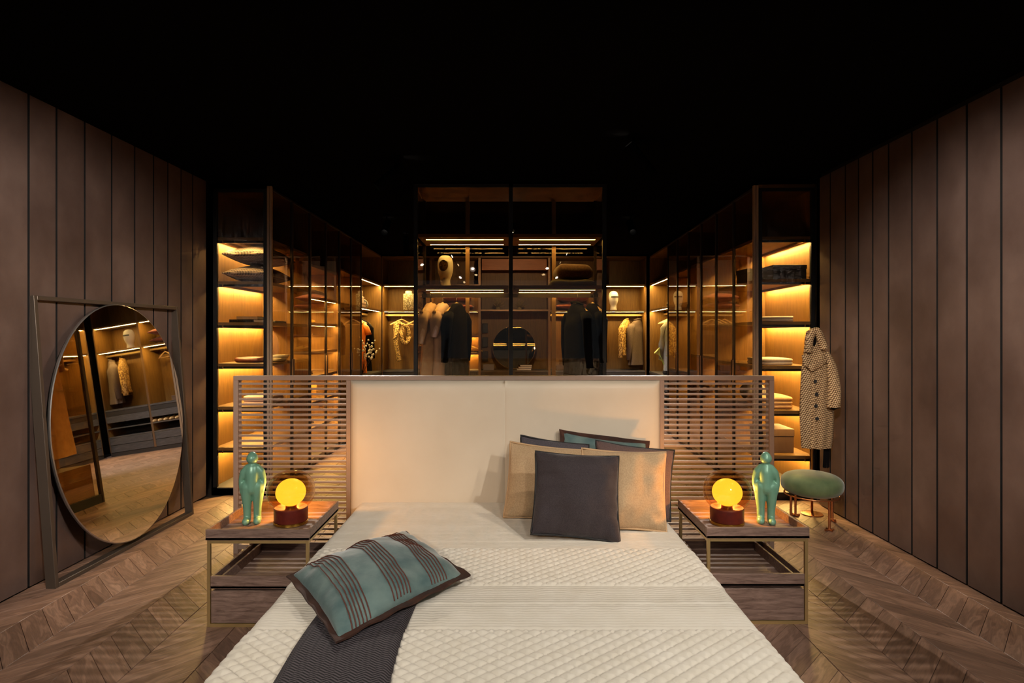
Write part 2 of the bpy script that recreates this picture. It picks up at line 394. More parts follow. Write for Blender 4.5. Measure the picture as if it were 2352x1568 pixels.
# ------------------------------------------------------------------ setting
CEIL = 2.93
fl = MB().box(-3.6, 3.6, -4.5, 11.6, -.12, -.012).build('floor', plain('floor_subbase', lin(60, 46, 36), .8)); struct(fl)
fl['label'] = 'brown oak chevron floor with greyish wide planks'
PW = .2895; PITCH = .147; SEAM0 = -1.99; GAP = .0012
def plank_mesh(sg, name):
    # a parallelogram plank spanning one chevron column; slope sg
    a = [Vector((GAP, GAP, 0)), Vector((PW-GAP, sg*PW+GAP, 0)), Vector((PW-GAP, sg*PW+PITCH-GAP, 0)), Vector((GAP, PITCH-GAP, 0))]
    return a
def plank_uv(p, sg):
    L = math.sqrt(2)
    return ((p.x + sg*p.y)/L, (p.y - sg*p.x)/L)
def add_plank(mb, uvs, x, y, sg):
    a = plank_mesh(sg, '')
    ins = .0022
    c = sum(a, Vector())/4
    top = [Vector((x, y, 0)) + p + (c-p).normalized()*ins for p in a]
    mid = [Vector((x, y, -.002)) + p for p in a]
    low = [Vector((x, y, -.012)) + p for p in a]
    n = len(mb.v)
    mb.v += [tuple(p) for p in top+mid+low]
    mb.f.append((n, n+1, n+2, n+3))
    for k in range(4):
        q = (k+1) % 4
        mb.f.append((n+k, n+4+k, n+4+q, n+q)); mb.f.append((n+4+k, n+8+k, n+8+q, n+4+q))
    for p in a*3: uvs.append(plank_uv(p, sg))
def finish_planks(mb, uvs, name):
    me = mb.mesh(name, M['floor'])
    uvl = me.uv_layers.new(name='UVMap')
    for li, l in enumerate(me.loops): uvl.data[li].uv = uvs[l.vertex_index]
    return me
cand = []
for k in range(-4, 18):
    x = SEAM0 + k*PW
    sg = -1 if k % 2 == 0 else 1
    for j in range(-30, 80):
        y = j*PITCH
        cxm, cym = x+PW/2, y+sg*PW/2+PITCH/2
        if cym < -2.2 or cym > 11.0 or cxm < -3.0 or cxm > 3.0: continue
        if cym > 5.45 and abs(cxm) > 2.62: continue
        area = -1
        if cym > 1.2:
            px = CX + F*cxm/cym; py = CY + F*HC/cym
            hid = (abs(cxm) < .95 and cym < 4.1)
            s_ = .376
            # hidden behind the bed top or the upholstered headboard
            if -40 < px < 2392 and py < 1620 and not hid:
                yb = F*(HC-.376)/(py-CY)       # where the sight line crosses bed height
                xb = (px-CX)*yb/F
                if not (-1.0 < xb < .98 and 1.8 < yb < 4.05): area = 1/cym**3 if not (cym > 4.1 and abs((px-CX)*4.05/F) < 1.05) else -1
        cand.append((area, x, y, sg, abs(cxm) > 2.86))
cand.sort(key=lambda c: -c[0])
pm = {}
for sg in (-1, 1):
    mb = MB(); uvs = []; add_plank(mb, uvs, 0, 0, sg); pm[sg] = finish_planks(mb, uvs, 'plank')
nb = 0
mb = MB(); uvs = []
for a, x, y, sg, e in cand:
    if a > 0 and nb < 300:
        o = bpy.data.objects.new('plank', pm[sg]); C.objects.link(o); o.parent = fl; o.location = (x, y, 0); nb += 1
    else: add_plank(mb, uvs, x, y, sg)
ps = bpy.data.objects.new('planks_beyond', finish_planks(mb, uvs, 'planks_beyond')); C.objects.link(ps); ps.parent = fl; ps['kind'] = 'stuff'

struct(MB().box(-3.6, 3.6, -4.5, 11.6, CEIL, CEIL+.1).build('ceiling', M['black']))['label'] = 'matt black ceiling over the whole room'
def shade_edges(o):
    # panel edges coloured black to paint shade into the grooves; faces stay bronze
    o.data.materials.append(M['groove'])
    for p in o.data.polygons: p.material_index = 0 if abs(p.normal.x) > .5 else 1
# left wall: slightly turned, right wall straight
def lx(y): return -2.845 + .0178*(y-3.288)
wl = MB().prism([(lx(-2)-.03, -2, 0), (lx(5.47)-.03, 5.47, 0), (lx(5.47)-.16, 5.47, 0), (lx(-2)-.16, -2, 0)], (0, 0, CEIL)).build('wall_left', M['groove']); struct(wl)
wl['label'] = 'brown panelled wall behind the leaning oval mirror'
gl = [1.50, 1.73, 1.96, 2.19, 2.41, 2.62, 2.83, 3.05, 3.27, 3.48, 3.69, 3.93, 4.19, 4.44, 4.67, 4.86, 5.05, 5.23, 5.46]
for a, b in zip(gl[:-1], gl[1:]):
    g = .008
    shade_edges(MB().prism([(lx(a), a+g, .012), (lx(a)-.022, a+g, .012), (lx(b)-.022, b-g, .012), (lx(b), b-g, .012)], (0, 0, CEIL-.014)).build('wall_panel', M['panel'], wl))
WR = 2.745
wr = MB().box(WR+.03, WR+.16, -2, 5.2, 0, CEIL).build('wall_right', M['groove']); struct(wr)
wr['label'] = 'brown panelled wall beside the hanging tweed coat'
gr = [1.50, 1.73, 1.96, 2.19, 2.41, 2.62, 2.83, 3.05, 3.274, 3.52, 3.764, 4.0, 4.245, 4.43, 4.61, 4.79, 5.014, 5.19]
for a, b in zip(gr[:-1], gr[1:]):
    g = .008
    shade_edges(MB().box(WR, WR+.022, a+g, b-g, .012, 2.885).build('wall_panel', M['panel'], wr))
struct(MB().box(-3.6, 3.6, 11.1, 11.2, 0, CEIL).build('wall_back', M['groove']))
struct(MB().box(-3.6, -3.5, 5.47, 11.2, 0, CEIL).build('wall_far_left', M['groove']))
struct(MB().box(3.5, 3.6, 5.0, 11.2, 0, CEIL).build('wall_far_right', M['groove']))

# ------------------------------------------------------------------ ceiling spotlights
for i, ((x, y), aim, watt, col, cone, rad) in enumerate(SPOTS):
    lab = 'small black ceiling spotlight ' + ['over the foot of the bed', 'farthest behind the bed, aimed at the mirror', 'over the bed foot on the stool side', 'aimed at the bed pillows',
        'aimed along the wall with the mirror', 'above the leaning mirror', 'aimed at the wall with the coat', 'above the green stool', 'in the aisle by the shoe shelves',
        'in the aisle by the orange dress', 'in the aisle by the grey knit', 'behind the slats near the checked pillows', 'behind the slats near the grey box', 'added behind the glass island wardrobe to light the dressing bay', 'added far behind the bed to light the floor on the stool side', 'beside the mirror wall aimed at the bed', 'beside the coat wall aimed at the bed'][i]
    t = thing('ceiling_spotlight', lab, 'spotlight', (x, y, CEIL), 0, 'ceiling spotlights')
    MB().lathe([(.045, -.012), (.045, 0)], 20).build('canopy', M['black'], t, smooth=True, autosmooth=40)
    d = (Vector(aim) - Vector((x, y, CEIL-.12))).normalized()
    q = d.to_track_quat('-Z', 'Y').to_matrix().to_4x4()
    mm = Matrix.Translation((0, 0, -.12)) @ q
    MB().tube([(0, 0, -.01), (0, 0, -.09)], .008).build('stem', M['black'], t)
    sn = .20 if y > 2.4 else .07
    MB().lathe([(.038, -sn), (.042, -sn), (.042, .06), (.03, .07)], 20, cap=False).xf(mm).build('housing', M['black'], t, smooth=True, autosmooth=40)
    MB().lathe([(.001, -.03), (.036, -.03)], 20, cap=False).xf(mm).build('lens', M['spotlens'], t)
    l = bpy.data.lights.new('spot_beam', 'SPOT'); l.energy = watt; l.color = col; l.spot_size = R(cone); l.spot_blend = .8; l.shadow_soft_size = rad
    lo = bpy.data.objects.new('spot_beam', l); C.objects.link(lo); lo.parent = t
    lo.matrix_local = Matrix.Translation(Vector((0, 0, -.12)) + d*(sn+.005)) @ q

# ------------------------------------------------------------------ pillow
def bilin(c, u, v):
    return c[0]*(1-u)*(1-v) + c[1]*u*(1-v) + c[2]*u*v + c[3]*(1-u)*v
class Pillow:
    """corners in order a,b,c,d (around); n = outward normal of the front"""
    def __init__(s, corners, thick, n, sag=.05, seed=0, wr=.004, N=26, flat_back=1.0):
        s.c = [Vector(p) for p in corners]; s.t = thick; s.n = Vector(n).normalized(); s.sag = sag; s.seed = seed; s.wr = wr; s.N = N; s.fb = flat_back
    def base(s, u, v):
        # edges pulled in between corners
        U, V = 2*u-1, 2*v-1
        k = s.sag
        uu = .5 + .5*U*(1 - k*(1-V*V)); vv = .5 + .5*V*(1 - k*(1-U*U))
        return bilin(s.c, uu, vv)
    def h(s, u, v):
        U, V = 2*u-1, 2*v-1
        e = max(0, (1-U*U))*max(0, (1-V*V))
        return s.t*.5*(e**.48)
    def pt(s, u, v, side=1):
        p = s.base(u, v); h = s.h(u, v)
        U, V = abs(2*u-1), abs(2*v-1)
        edge = max(U, V)**3
        w_ = noise.noise(Vector((u*3.2+s.seed, v*3.2, s.seed*3.1)))*s.wr*2.2 + noise.noise(Vector((u*9, v*9+s.seed, s.seed)))*s.wr*.8
        q_ = (u if V > U else v)
        w_ += edge*(1-max(U, V)**10)*(math.sin(q_*34+s.seed+4*noise.noise(Vector((q_*5, s.seed, 0)))))*s.wr*(.5+.8*abs(noise.noise(Vector((q_*4+9, s.seed, 2)))))
        if side > 0: return p + s.n*(h + (w_ if h > .004 else 0))
        return p - s.n*(h*s.fb)
    def body(s, name, mat, parent):
        mb = MB(); N = s.N
        f = lambda i: .5 - .5*math.cos(PI*i/N)
        for side in (1, -1):
            mb.grid([[s.pt(f(j), f(i), side) for j in range(N+1)] for i in range(N+1)])
        return mb.build(name, mat, parent, smooth=True)
    def edge_pts(s, n=18, off=0):
        pts = []
        for a in range(4):
            for i in range(n):
                k = i/n
                u, v = [(k, 0), (1, k), (1-k, 1), (0, 1-k)][a]
                pts.append(s.base(u, v))
        if off:
            c = sum(s.c, Vector())/4
            pts = [p + (p-c).normalized()*off for p in pts]
        return pts
    def piping(s, mat, parent, r=.0062):
        return MB().tube([p + s.n*r*.5 for p in s.edge_pts(24)], r, 6, closed=True).build('piping', mat, parent, smooth=True)
    def flange(s, mat, parent, wd=.035, th=.004, ripple=.006):
        a = s.edge_pts(22); c = sum(s.c, Vector())/4
        rows = [[], [], [], []]
        for i, p in enumerate(a):
            d = (p-c).normalized(); q = p + d*wd + s.n*(math.sin(i*1.3+s.seed)*ripple)
            rows[0].append(p - d*.012 + s.n*th); rows[1].append(q + s.n*th); rows[2].append(q - s.n*th); rows[3].append(p - d*.012 - s.n*th)
        return MB().grid(rows, closeu=True, closev=True).build('flange', mat, parent, smooth=True, autosmooth=60)

def upright_pillow(label, tl, tr, br, bl, yt, yb, thick, mat, pipe, seed, group, sag=.05, wr=.004):
    """corners given from the picture with a depth for top and bottom edges"""
    c = [P(*bl, yb), P(*br, yb), P(*tr, yt), P(*tl, yt)]
    n = (c[1]-c[0]).cross(c[3]-c[0]); n = n if n.y < 0 else -n
    o = sum(c, Vector())/4; o.z = min(p.z for p in c)
    t = thing('cushion', label, 'cushion', o, 0, group)
    p = Pillow([q-o for q in c], thick, n, sag, seed, wr)
    p.body('cover', mat, t)
    if pipe: p.piping(pipe, t)
    return t, p

# ------------------------------------------------------------------ bed
BX0, BX1, BZ, BF, BH = -1.018, .985, .372, 1.78, 4.0
t = thing('bed', 'low double bed with cream upholstered base under the quilt', 'bed', (-.017, 2.9, 0))
MB().box(-.96, .96, -1.05, 1.06, .04, .19).build('bed_base', M['cream'], t, bevel=.01)
MB().box(-.975, .975, -1.08, 1.06, .195, .345).build('mattress', M['linen'], t, bevel=.03)
for a in (-.8, .8):
    for b in (-.9, .9): MB().box(a-.04, a+.04, b-.04, b+.04, 0, .04).build('foot', M['bronze_dk'], t)
def quilt_h(x, y):
    if y > 3.10 or 2.26 < y < 2.65:
        # fine running-stitch ribs
        r_ = .0048*abs(math.sin(PI*y/.021))**.8
        r_ += .0028*noise.noise(Vector((x*24, y*9, 3)))
        if abs(y-2.477) < .012: r_ -= .004*(1-abs(y-2.477)/.012)
        r_ += .0008*noise.noise(Vector((x*90, y*60, 1)))
    else:
        a = abs(math.sin(PI*(x/.066 + y/.052))); b = abs(math.sin(PI*(x/.066 - y/.052)))
        r_ = .0155*(min(a, b)**.5) - .003
        r_ += .0012*noise.noise(Vector((x*40, y*40, 5)))
    for e in (3.10, 2.65, 2.26):
        if abs(y-e) < .008: r_ = min(r_, -.001)
    return r_ + .004*noise.noise(Vector((x*2.3, y*2.3, 9)))
def coverlet():
    us = []
    rr = .055
    zb = .05
    for z in (zb, .12, .2, .28): us.append((BX0, z, -1, 0))
    for i in range(0, 7):
        a = PI/2*i/6; us.append((BX0+rr-rr*math.cos(a), BZ-rr+rr*math.sin(a), -math.cos(a), math.sin(a)))
    nx = 300
    for i in range(1, nx): us.append((BX0+rr+(BX1-BX0-2*rr)*i/nx, BZ, 0, 1))
    for i in range(6, -1, -1):
        a = PI/2*i/6; us.append((BX1-rr+rr*math.cos(a), BZ-rr+rr*math.sin(a), math.cos(a), math.sin(a)))
    for z in (.28, .2, .12, zb): us.append((BX1, z, 1, 0))
    rows = []
    ys = [BF + (BH-BF)*i/440 for i in range(441)]
    # foot drop
    for z in (.06, .16, .26, .33): rows.append([(x, BF-.03, min(z, zz)) for x, zz, a, b in us])
    for y in ys:
        head = min(1, max(0, (BH-y)/.05)); drop = .018*(1-head)**2
        row = []
        for x, z, nx_, nz in us:
            h = quilt_h(x, y)
            row.append((x + nx_*h*.6, y, z + nz*h - drop*nz))
        rows.append(row)
    return MB().grid(rows)
q = coverlet().build('quilted_coverlet', M['linen'], None, smooth=True)
tag(q, 'cream quilted coverlet with diamond and ribbed bands spread over the bed', 'coverlet')
# headboard
HY = 4.05
hb = thing('headboard', 'long headboard with bronze frame, cream upholstered centre and slatted wings', 'headboard', (-.03, HY, 0))
o = -.03
x0, x1 = (537-CX)*HY/F - o, (1777-CX)*HY/F - o
pl, pr = (806-CX)*HY/F - o, (1515-CX)*HY/F - o
HT = 1.222
M['hbframe'] = plain('headboard_frame', lin(150, 128, 114), .45, .15)
for a in (x0, x1-.032): MB().box(a, a+.032, -.01, .05, 0, HT-.03).build('post', M['hbframe'], hb, bevel=.002)
MB().box(x0, x1, -.01, .05, HT-.03, HT).build('top_rail', M['hbframe'], hb, bevel=.002)
for a in (pl-.03, pr): MB().box(a, a+.03, -.01, .05, 0, HT-.03).build('upright', M['hbframe'], hb, bevel=.002)
for a, b in ((x0+.032, pl-.03), (pr+.03, x1-.032)):
    MB().box(a, b, -.005, .045, .03, .06).build('bottom_rail', M['hbframe'], hb)
    sl = None; n = 31
    for i in range(n):
        z = .075 + i*(HT-.03-.075-.008)/n + .012
        if sl is None:
            sl = MB().box(a, b, .006, .022, 0, .0135).build('slat', M['hbframe'], hb); sl.location = (0, 0, z)
        else:
            s2 = sl.copy(); C.objects.link(s2); s2.parent = hb; s2.location = (0, 0, z)
seam = (1160-CX)*HY/F - o
def pad(xa, xb, za, zb, sl=0, sr=0):
    mb = MB(); N = 20; rows = []
    for i in range(N+1):
        v = .5-.5*math.cos(PI*i/N); row = []
        for j in range(N+1):
            u = .5-.5*math.cos(PI*j/N)
            e = min((u*(xb-xa))*(6 if sl else 1), ((1-u)*(xb-xa))*(6 if sr else 1), v*(zb-za), (1-v)*(zb-za)); e += .03 if (sl and j == 0) or (sr and j == N) else 0
            d = .045*(1-math.exp(-e/.012))
            row.append((xa+(xb-xa)*u, -.005-d, za+(zb-za)*v))
        rows.append(row)
    return mb.grid(rows)
pad(pl+.002, seam, .2, HT-.032, 0, 1).build('upholstered_panel', M['cream'], hb, smooth=True)
pad(seam, pr-.002, .2, HT-.032, 1, 0).build('upholstered_panel', M['cream'], hb, smooth=True)
MB().box(pl, pr, -.004, .03, .1, HT-.031).build('backing_panel', M['cream'], hb)

# cushions against the headboard (from the back)
G = 'cushions propped on the bed'
tt, p = upright_pillow('teal cushion with dark brown flange, rearmost of the propped pile', (1292, 992), (1484, 1018), (1490, 1165), (1292, 1160), 3.96, 3.86, .13, M['teal'], None, 2, G, .07, .006)
p.flange(M['brownvelvet'], tt, .03)
upright_pillow('slate grey cushion with black piping behind the beige one', (1196, 999), (1352, 1021), (1356, 1182), (1190, 1180), 3.86, 3.74, .14, M['gray'], M['blackpipe'], 3, G, .05, .006)
upright_pillow('taupe grey cushion with black piping sticking out beside the slats', (1368, 1011), (1549, 1034), (1540, 1197), (1366, 1190), 3.71, 3.56, .14, M['taupe'], M['blackpipe'], 4, G, .06, .006)
upright_pillow('beige linen cushion partly behind the charcoal one, nearest the headboard seam', (1172, 1014), (1352, 1034), (1352, 1202), (1156, 1187), 3.79, 3.60, .17, M['beige'], M['beige_pipe'], 5, G, .05, .013)
upright_pillow('beige linen cushion with crinkled edge beside the slatted wing', (1336, 1029), (1529, 1038), (1531, 1222), (1338, 1216), 3.55, 3.38, .18, M['beige'], M['beige_pipe'], 6, G, .06, .018)
upright_pillow('charcoal wool cushion with black piping standing in front of the pile', (1230, 1036), (1421, 1048), (1424, 1248), (1219, 1227), 3.41, 3.22, .20, M['charcoal'], M['blackpipe'], 7, G, .05, .015)
# striped teal pillow lying on the bed
cz = .40
cs = [Vector((-.965, 2.63, .43)), Vector((-.61, 2.11, .415)), Vector((-.20, 2.64, .43)), Vector((-.556, 3.15, .44))]
o3 = Vector((-.58, 2.63, .378))
tt = thing('cushion', 'teal velvet cushion with rust cord stripes and brown flange lying on the throw', 'cushion', o3)
p = Pillow([c-o3 for c in cs], .25, (0, -.06, 1), .05, 11, .010, 34, .30)
p.body('cover', M['teal'], tt); p.flange(M['brownvelvet'], tt, .03, .004, .004)
for g0 in (.16, .47, .78):
    for k in range(6):
        v = g0 + (k-2.5)*.026
        pts = []
        for i in range(29):
            u = .5 - .497*math.cos(PI*i/28)
            # cords run parallel to the first edge (left corner to front corner)
            pts.append(p.pt(u, v) + p.n*.003)
        MB().tube(pts, .0024, 5).build('cord', M['cord'], tt, smooth=True)
# throw
def throw():
    mb = MB(); rows = []
    for i in range(41):
        y = 1.80 + .78*i/40; row = []
        for j in range(21):
            k = j/20; x = -.755 + .372*k + .012*math.sin(y*5)
            e = min(k, 1-k)*.372
            z = .0155 + .010*(1-math.exp(-e/.012)) + .003*noise.noise(Vector((x*9, y*7, 2)))
            row.append((x, y, BZ + z + .004))
        rows.append(row)
    top = rows
    mb.grid(top)
    bot = [[(a, b, BZ+.0015) for a, b, c in r] for r in rows]
    mb.grid([[r[0] for r in top], [r[0] for r in bot]]); mb.grid([[r[-1] for r in top], [r[-1] for r in bot]])
    mb.grid([top[0], bot[0]]); mb.grid([top[-1], bot[-1]])
    return mb
tag(throw().build('throw_blanket', M['herring'], None, smooth=True), 'charcoal herringbone throw folded flat on the bed under the teal cushion', 'blanket')

# ------------------------------------------------------------------ bedside tables
def bedside(label, loc):
    W, D, H_ = .525, .51, .505
    t = thing('bedside_table', label, 'table', loc, 0, 'bedside tables')
    f = .016; zt = .447
    for a in (0, W-f):
        for b in (0, D-f): MB().box(a, a+f, b, b+f, 0, zt).build('leg', M['brass'], t, bevel=.001)
    for z0 in (0, zt-f):
        MB().box(f, W-f, 0, f, z0, z0+f).build('frame_bar', M['brass'], t); MB().box(f, W-f, D-f, D, z0, z0+f).build('frame_bar', M['brass'], t)
        MB().box(0, f, f, D-f, z0, z0+f).build('frame_bar', M['brass'], t); MB().box(W-f, W, f, D-f, z0, z0+f).build('frame_bar', M['brass'], t)
    tr = MB().box(-.005, W+.005, -.005, D+.005, zt+.002, zt+.014).build('tray_top', M['walnut'], t)
    l = .014
    for nm, b in (('tray_rim', (-.005, W+.005, -.005, l-.005)), ('tray_rim', (-.005, W+.005, D+.005-l, D+.005)), ('tray_rim', (-.005, l-.005, l-.005, D+.005-l)), ('tray_rim', (W+.005-l, W+.005, l-.005, D+.005-l))):
        MB().box(*b, zt+.002, H_).build(nm, M['walnut'], tr, bevel=.0015)
    # lower tray
    lt = MB().box(f, W-f, .004, D-.004, .196, .208).build('lower_tray', M['walnut'], t)
    for b in ((f, W-f, .004, .02), (f, W-f, D-.02, D-.004), (f, f+.014, .02, D-.02), (W-f-.014, W-f, .02, D-.02), (f+.05, f+.062, .02, D-.02) if loc[0] < 0 else (W-f-.062, W-f-.05, .02, D-.02)):
        MB().box(*b, .196, .26).build('tray_rim', M['walnut'], lt, bevel=.0015)
    MB().box(f, W-f, .03, D-.01, .017, .178).build('drawer_box', M['walnut'], t)
    dr = MB().box(f+.002, W-f-.002, .006, .03, .018, .182).build('drawer_front', M['walnut'], t, bevel=.0015)
    MB().box(f, W-f, .05, D-.02, .178, .196).build('spacer', M['cabinet_dark'], t)
    return t
bedside('walnut bedside table with brass frame on the mirror side of the bed', (-1.555, 3.03, 0))
bedside('walnut bedside table with brass frame on the stool side of the bed', (1.035, 3.06, 0))
TZ = .4615
# ------------------------------------------------------------------ globe lamps
def lamp(label, loc, e=1.15):
    t = thing('table_lamp', label, 'lamp', loc, 0, 'globe table lamps')
    MB().lathe([(.088, 0), (.092, .002), (.092, .016), (.088, .018)], 48).build('brass_ring', M['gold'], t, smooth=True, autosmooth=40)
    MB().lathe([(.089, .018), (.09, .022), (.09, .086), (.086, .09), (.07, .082)], 48).build('base', M['burgundy'], t, smooth=True, autosmooth=40)
    prof = []
    for i in range(25):
        a = -PI/2*.80 + (PI/2*.80+PI/2)*i/24
        c_, s_ = math.cos(a), math.sin(a)
        prof.append((max(.001, .128*abs(c_)**.88), .178 + .112*math.copysign(abs(s_)**.92, s_)))
    MB().lathe(prof, 48, cap=False).build('glass_globe', M['amber'], t, smooth=True)
    prof2 = [(max(.001, r-.013), .178+(z-.178)*.87) for r, z in prof]
    MB().lathe(prof2, 48, cap=False).build('inner_glass', M['amber_thin'], t, smooth=True)
    MB().sphere((0, -.004, .172), .080, 32, 20, (1, 1, .93)).build('glowing_diffuser', M['lampglow'], t, smooth=True)
    MB().lathe([(.03, .075), (.03, .1)], 20).build('socket', M['gold'], t, smooth=True, autosmooth=40)
    l = bpy.data.lights.new('lamp_bulb', 'POINT'); l.energy = 13; l.color = (1, .55, .18); l.shadow_soft_size = .015
    lo = bpy.data.objects.new('lamp_bulb', l); C.objects.link(lo); lo.parent = t; v_ = (Vector(loc) + Vector((0, 0, .17)) - Vector((0, 0, HC))).normalized(); lo.location = Vector((0, 0, .172)) + v_*.101
    return t
lamp('glowing amber globe lamp on burgundy base beside the mirror-side figurine', (-1.208, 3.265, TZ))
lamp('glowing amber globe lamp on burgundy base on the stool-side bedside table', (1.213, 3.265, TZ))

# ------------------------------------------------------------------ remeshed sculpture helper
def fuse(name, mb, mat, parent, voxel=.005, smooth=8, loc=None):
    me = mb.mesh('tmp', mat); o = bpy.data.objects.new('tmp', me); C.objects.link(o)
    r_ = o.modifiers.new('r', 'REMESH'); r_.mode = 'VOXEL'; r_.voxel_size = voxel; r_.use_smooth_shade = True
    s_ = o.modifiers.new('s', 'SMOOTH'); s_.iterations = smooth; s_.factor = .5
    dg = bpy.context.evaluated_depsgraph_get(); dg.update()
    nm = bpy.data.meshes.new_from_object(o.evaluated_get(dg)); nm.name = name
    bpy.data.objects.remove(o)
    nm.materials.clear(); nm.materials.append(mat); nm.shade_smooth()
    x = bpy.data.objects.new(name, nm); C.objects.link(x)
    if parent: x.parent = parent
    if loc: x.location = loc
    return x
def chain(mb, pts, n=12, steps=6):
    """stack of spheres along (x,y,z,rx,ry) key points"""
    for a, b in zip(pts[:-1], pts[1:]):
        for i in range(steps+1):
            k = i/steps; q = [a[j]*(1-k)+b[j]*k for j in range(5)]
            mb.sphere(q[:3], 1, n, 8, (q[3], q[4], (q[3]+q[4])/2))
def figurine(label, loc, rz):
    mb = MB()
    for s in (-1, 1):
        chain(mb, [(s*.026, 0, .022, .021, .021), (s*.027, 0, .09, .0225, .024), (s*.029, 0, .15, .030, .032), (s*.026, .0, .20, .038, .038)])
        chain(mb, [(s*.027, .004, .019, .021, .022), (s*.029, -.026, .016, .021, .023), (s*.029, -.033, .015, .018, .019)])
        chain(mb, [(s*.024, 0, .306, .021, .021), (s*.044, .003, .280, .022, .024), (s*.0575, .006, .245, .0150, .021), (s*.058, .005, .215, .0142, .020), (s*.048, -.004, .178, .017, .020)])
    chain(mb, [(0, 0, .195, .046, .042), (0, 0, .24, .038, .040), (0, 0, .28, .042, .038), (0, 0, .300, .038, .032), (0, 0, .317, .020, .018), (0, 0, .332, .011, .011)], 14)
    chain(mb, [(0, 0, .334, .011, .011), (0, -.002, .346, .021, .022), (0, -.004, .358, .0315, .032), (0, -.002, .369, .025, .027), (.002, 0, .390, .005, .008)], 14)
    o = fuse('figurine', mb, M['green'], None, .0038, 6, loc)
    o.rotation_euler.z = rz
    return tag(o, label, 'figurine', 'green standing figurines')
figurine('green glazed standing figurine with pointed head on the mirror-side bedside table', (-1.425, 3.27, TZ), R(14))
figurine('green glazed standing figurine with pointed head beside the stool-side lamp', (1.432, 3.27, TZ), R(-18))

# ------------------------------------------------------------------ leaning oval mirror
def mirror():
    t = thing('floor_mirror', 'large oval mirror in a dark rectangular metal frame leaning on the panelled wall', 'mirror', (-2.662, 4.21, 0))
    # local: x = out of wall, y = along wall, z up; leaned and turned
    lean = math.atan2(.135, 1.745); yaw = math.atan2(.044, 1.437)
    mm = Matrix.Rotation(-yaw, 4, 'Z') @ Matrix.Rotation(-lean, 4, 'Y')
    L, Hh, d, th = 1.45, 1.745, .062, .026
    def part(nm, mb, mat, **k): return mb.xf(mm).build(nm, mat, t, **k)
    M['mframe'] = plain('mirror_frame_bronze', lin(92, 80, 70), .42, .5)
    for a in (-L/2, L/2-th): part('frame_post', MB().box(-d, 0, a, a+th, 0, Hh), M['mframe'], bevel=.002)
    for z in (0, Hh-th): part('frame_rail', MB().box(-d, 0, -L/2+th, L/2-th, z, z+th), M['mframe'], bevel=.002)
    mm2 = Matrix.Rotation(-yaw, 4, 'Z') @ Matrix.Rotation(-lean, 4, 'Y')
    ca, cb, cz_, cyy = .675, .838, .888, -.02
    n = 96
    ring = lambda k, x: [(x, cyy + k*ca*math.cos(2*PI*i/n), cz_ + k*cb*math.sin(2*PI*i/n)) for i in range(n)]
    glass = MB().fan(ring(.992, .012))
    part('mirror_glass', glass, M['mirror'])
    part('bevel_edge', MB().grid([ring(.992, .012), ring(1, .008), ring(1, -.004)], closeu=True), M['steel'], smooth=True, autosmooth=30)
    part('backing', MB().grid([ring(1, -.004), ring(.97, -.03), ring(.02, -.03)], closeu=True), M['blackmetal'])
mirror()

# ------------------------------------------------------------------ stool
def stool():
    c = (2.425, 4.70)
    t = thing('stool', 'round green velvet stool on slim copper legs', 'stool', (c[0], c[1], 0))
    prof = []
    for i in range(21):
        a = -PI/2 + PI*i/20
        prof.append((max(.002, .228*abs(math.cos(a))**.55), .315 + .088*math.copysign(abs(math.sin(a))**.8, math.sin(a))))
    MB().lathe(prof, 56).build('seat_cushion', M['greenvelvet'], t, smooth=True)
    MB().tube([(.20*math.cos(2*PI*i/40), .20*math.sin(2*PI*i/40), .232) for i in range(40)], .007, 8, True).build('seat_ring', M['copper'], t, smooth=True)
    for i in range(4):
        a = 2*PI*i/4 + R(-78)
        x, y = .19*math.cos(a), .19*math.sin(a)
        lg = MB().tube([(x, y, .012), (x, y, .236)], .0095, 10).build('leg', M['copper'], t, smooth=True, autosmooth=40)
        ux, uy = math.cos(a+PI/2), math.sin(a+PI/2)
        MB().tube([(x-ux*.038, y-uy*.038, .008), (x+ux*.038, y+uy*.038, .008)], .008, 8).build('foot_bar', M['copper'], lg, smooth=True, autosmooth=40)
        vx, vy = math.cos(a), math.sin(a)
        MB().tube([(x-vx*.03, y-vy*.03, .008), (x+vx*.03, y+vy*.03, .008)], .008, 8).build('foot_bar', M['copper'], lg, smooth=True, autosmooth=40)
stool()

# ------------------------------------------------------------------ garments and hangers
def loft(prof, n=40, ripple=.0, k=7, seed=0, cx=0):
    """prof: (z, half width, half depth[, x shift]); folds deepen towards the hem"""
    z0 = prof[0][0]; z1 = prof[-1][0]; rows = []
    dense = []
    for a, b in zip(prof[:-1], prof[1:]):
        a = list(a) + [0]*(4-len(a)); b = list(b) + [0]*(4-len(b))
        m = max(2, int(abs(a[0]-b[0])/.035))
        for i in range(m): dense.append([a[j]+(b[j]-a[j])*i/m for j in range(4)])
    dense.append(list(prof[-1]) + [0]*(4-len(prof[-1])))
    for z, hw, hd, xs in dense:
        t = (z0-z)/(z0-z1); row = []
        for i in range(n):
            a = 2*PI*i/n
            f = 1 + ripple*t*math.sin(k*a + seed + 1.5*t) + ripple*.5*t*math.sin((k+4)*a - seed*2)
            f += .05*noise.noise(Vector((math.cos(a)*2, math.sin(a)*2+seed, z*4)))*min(1, t*3)
            row.append((cx+xs+hw*f*math.cos(a), hd*f*math.sin(a), z))
        rows.append(row)
    return rows
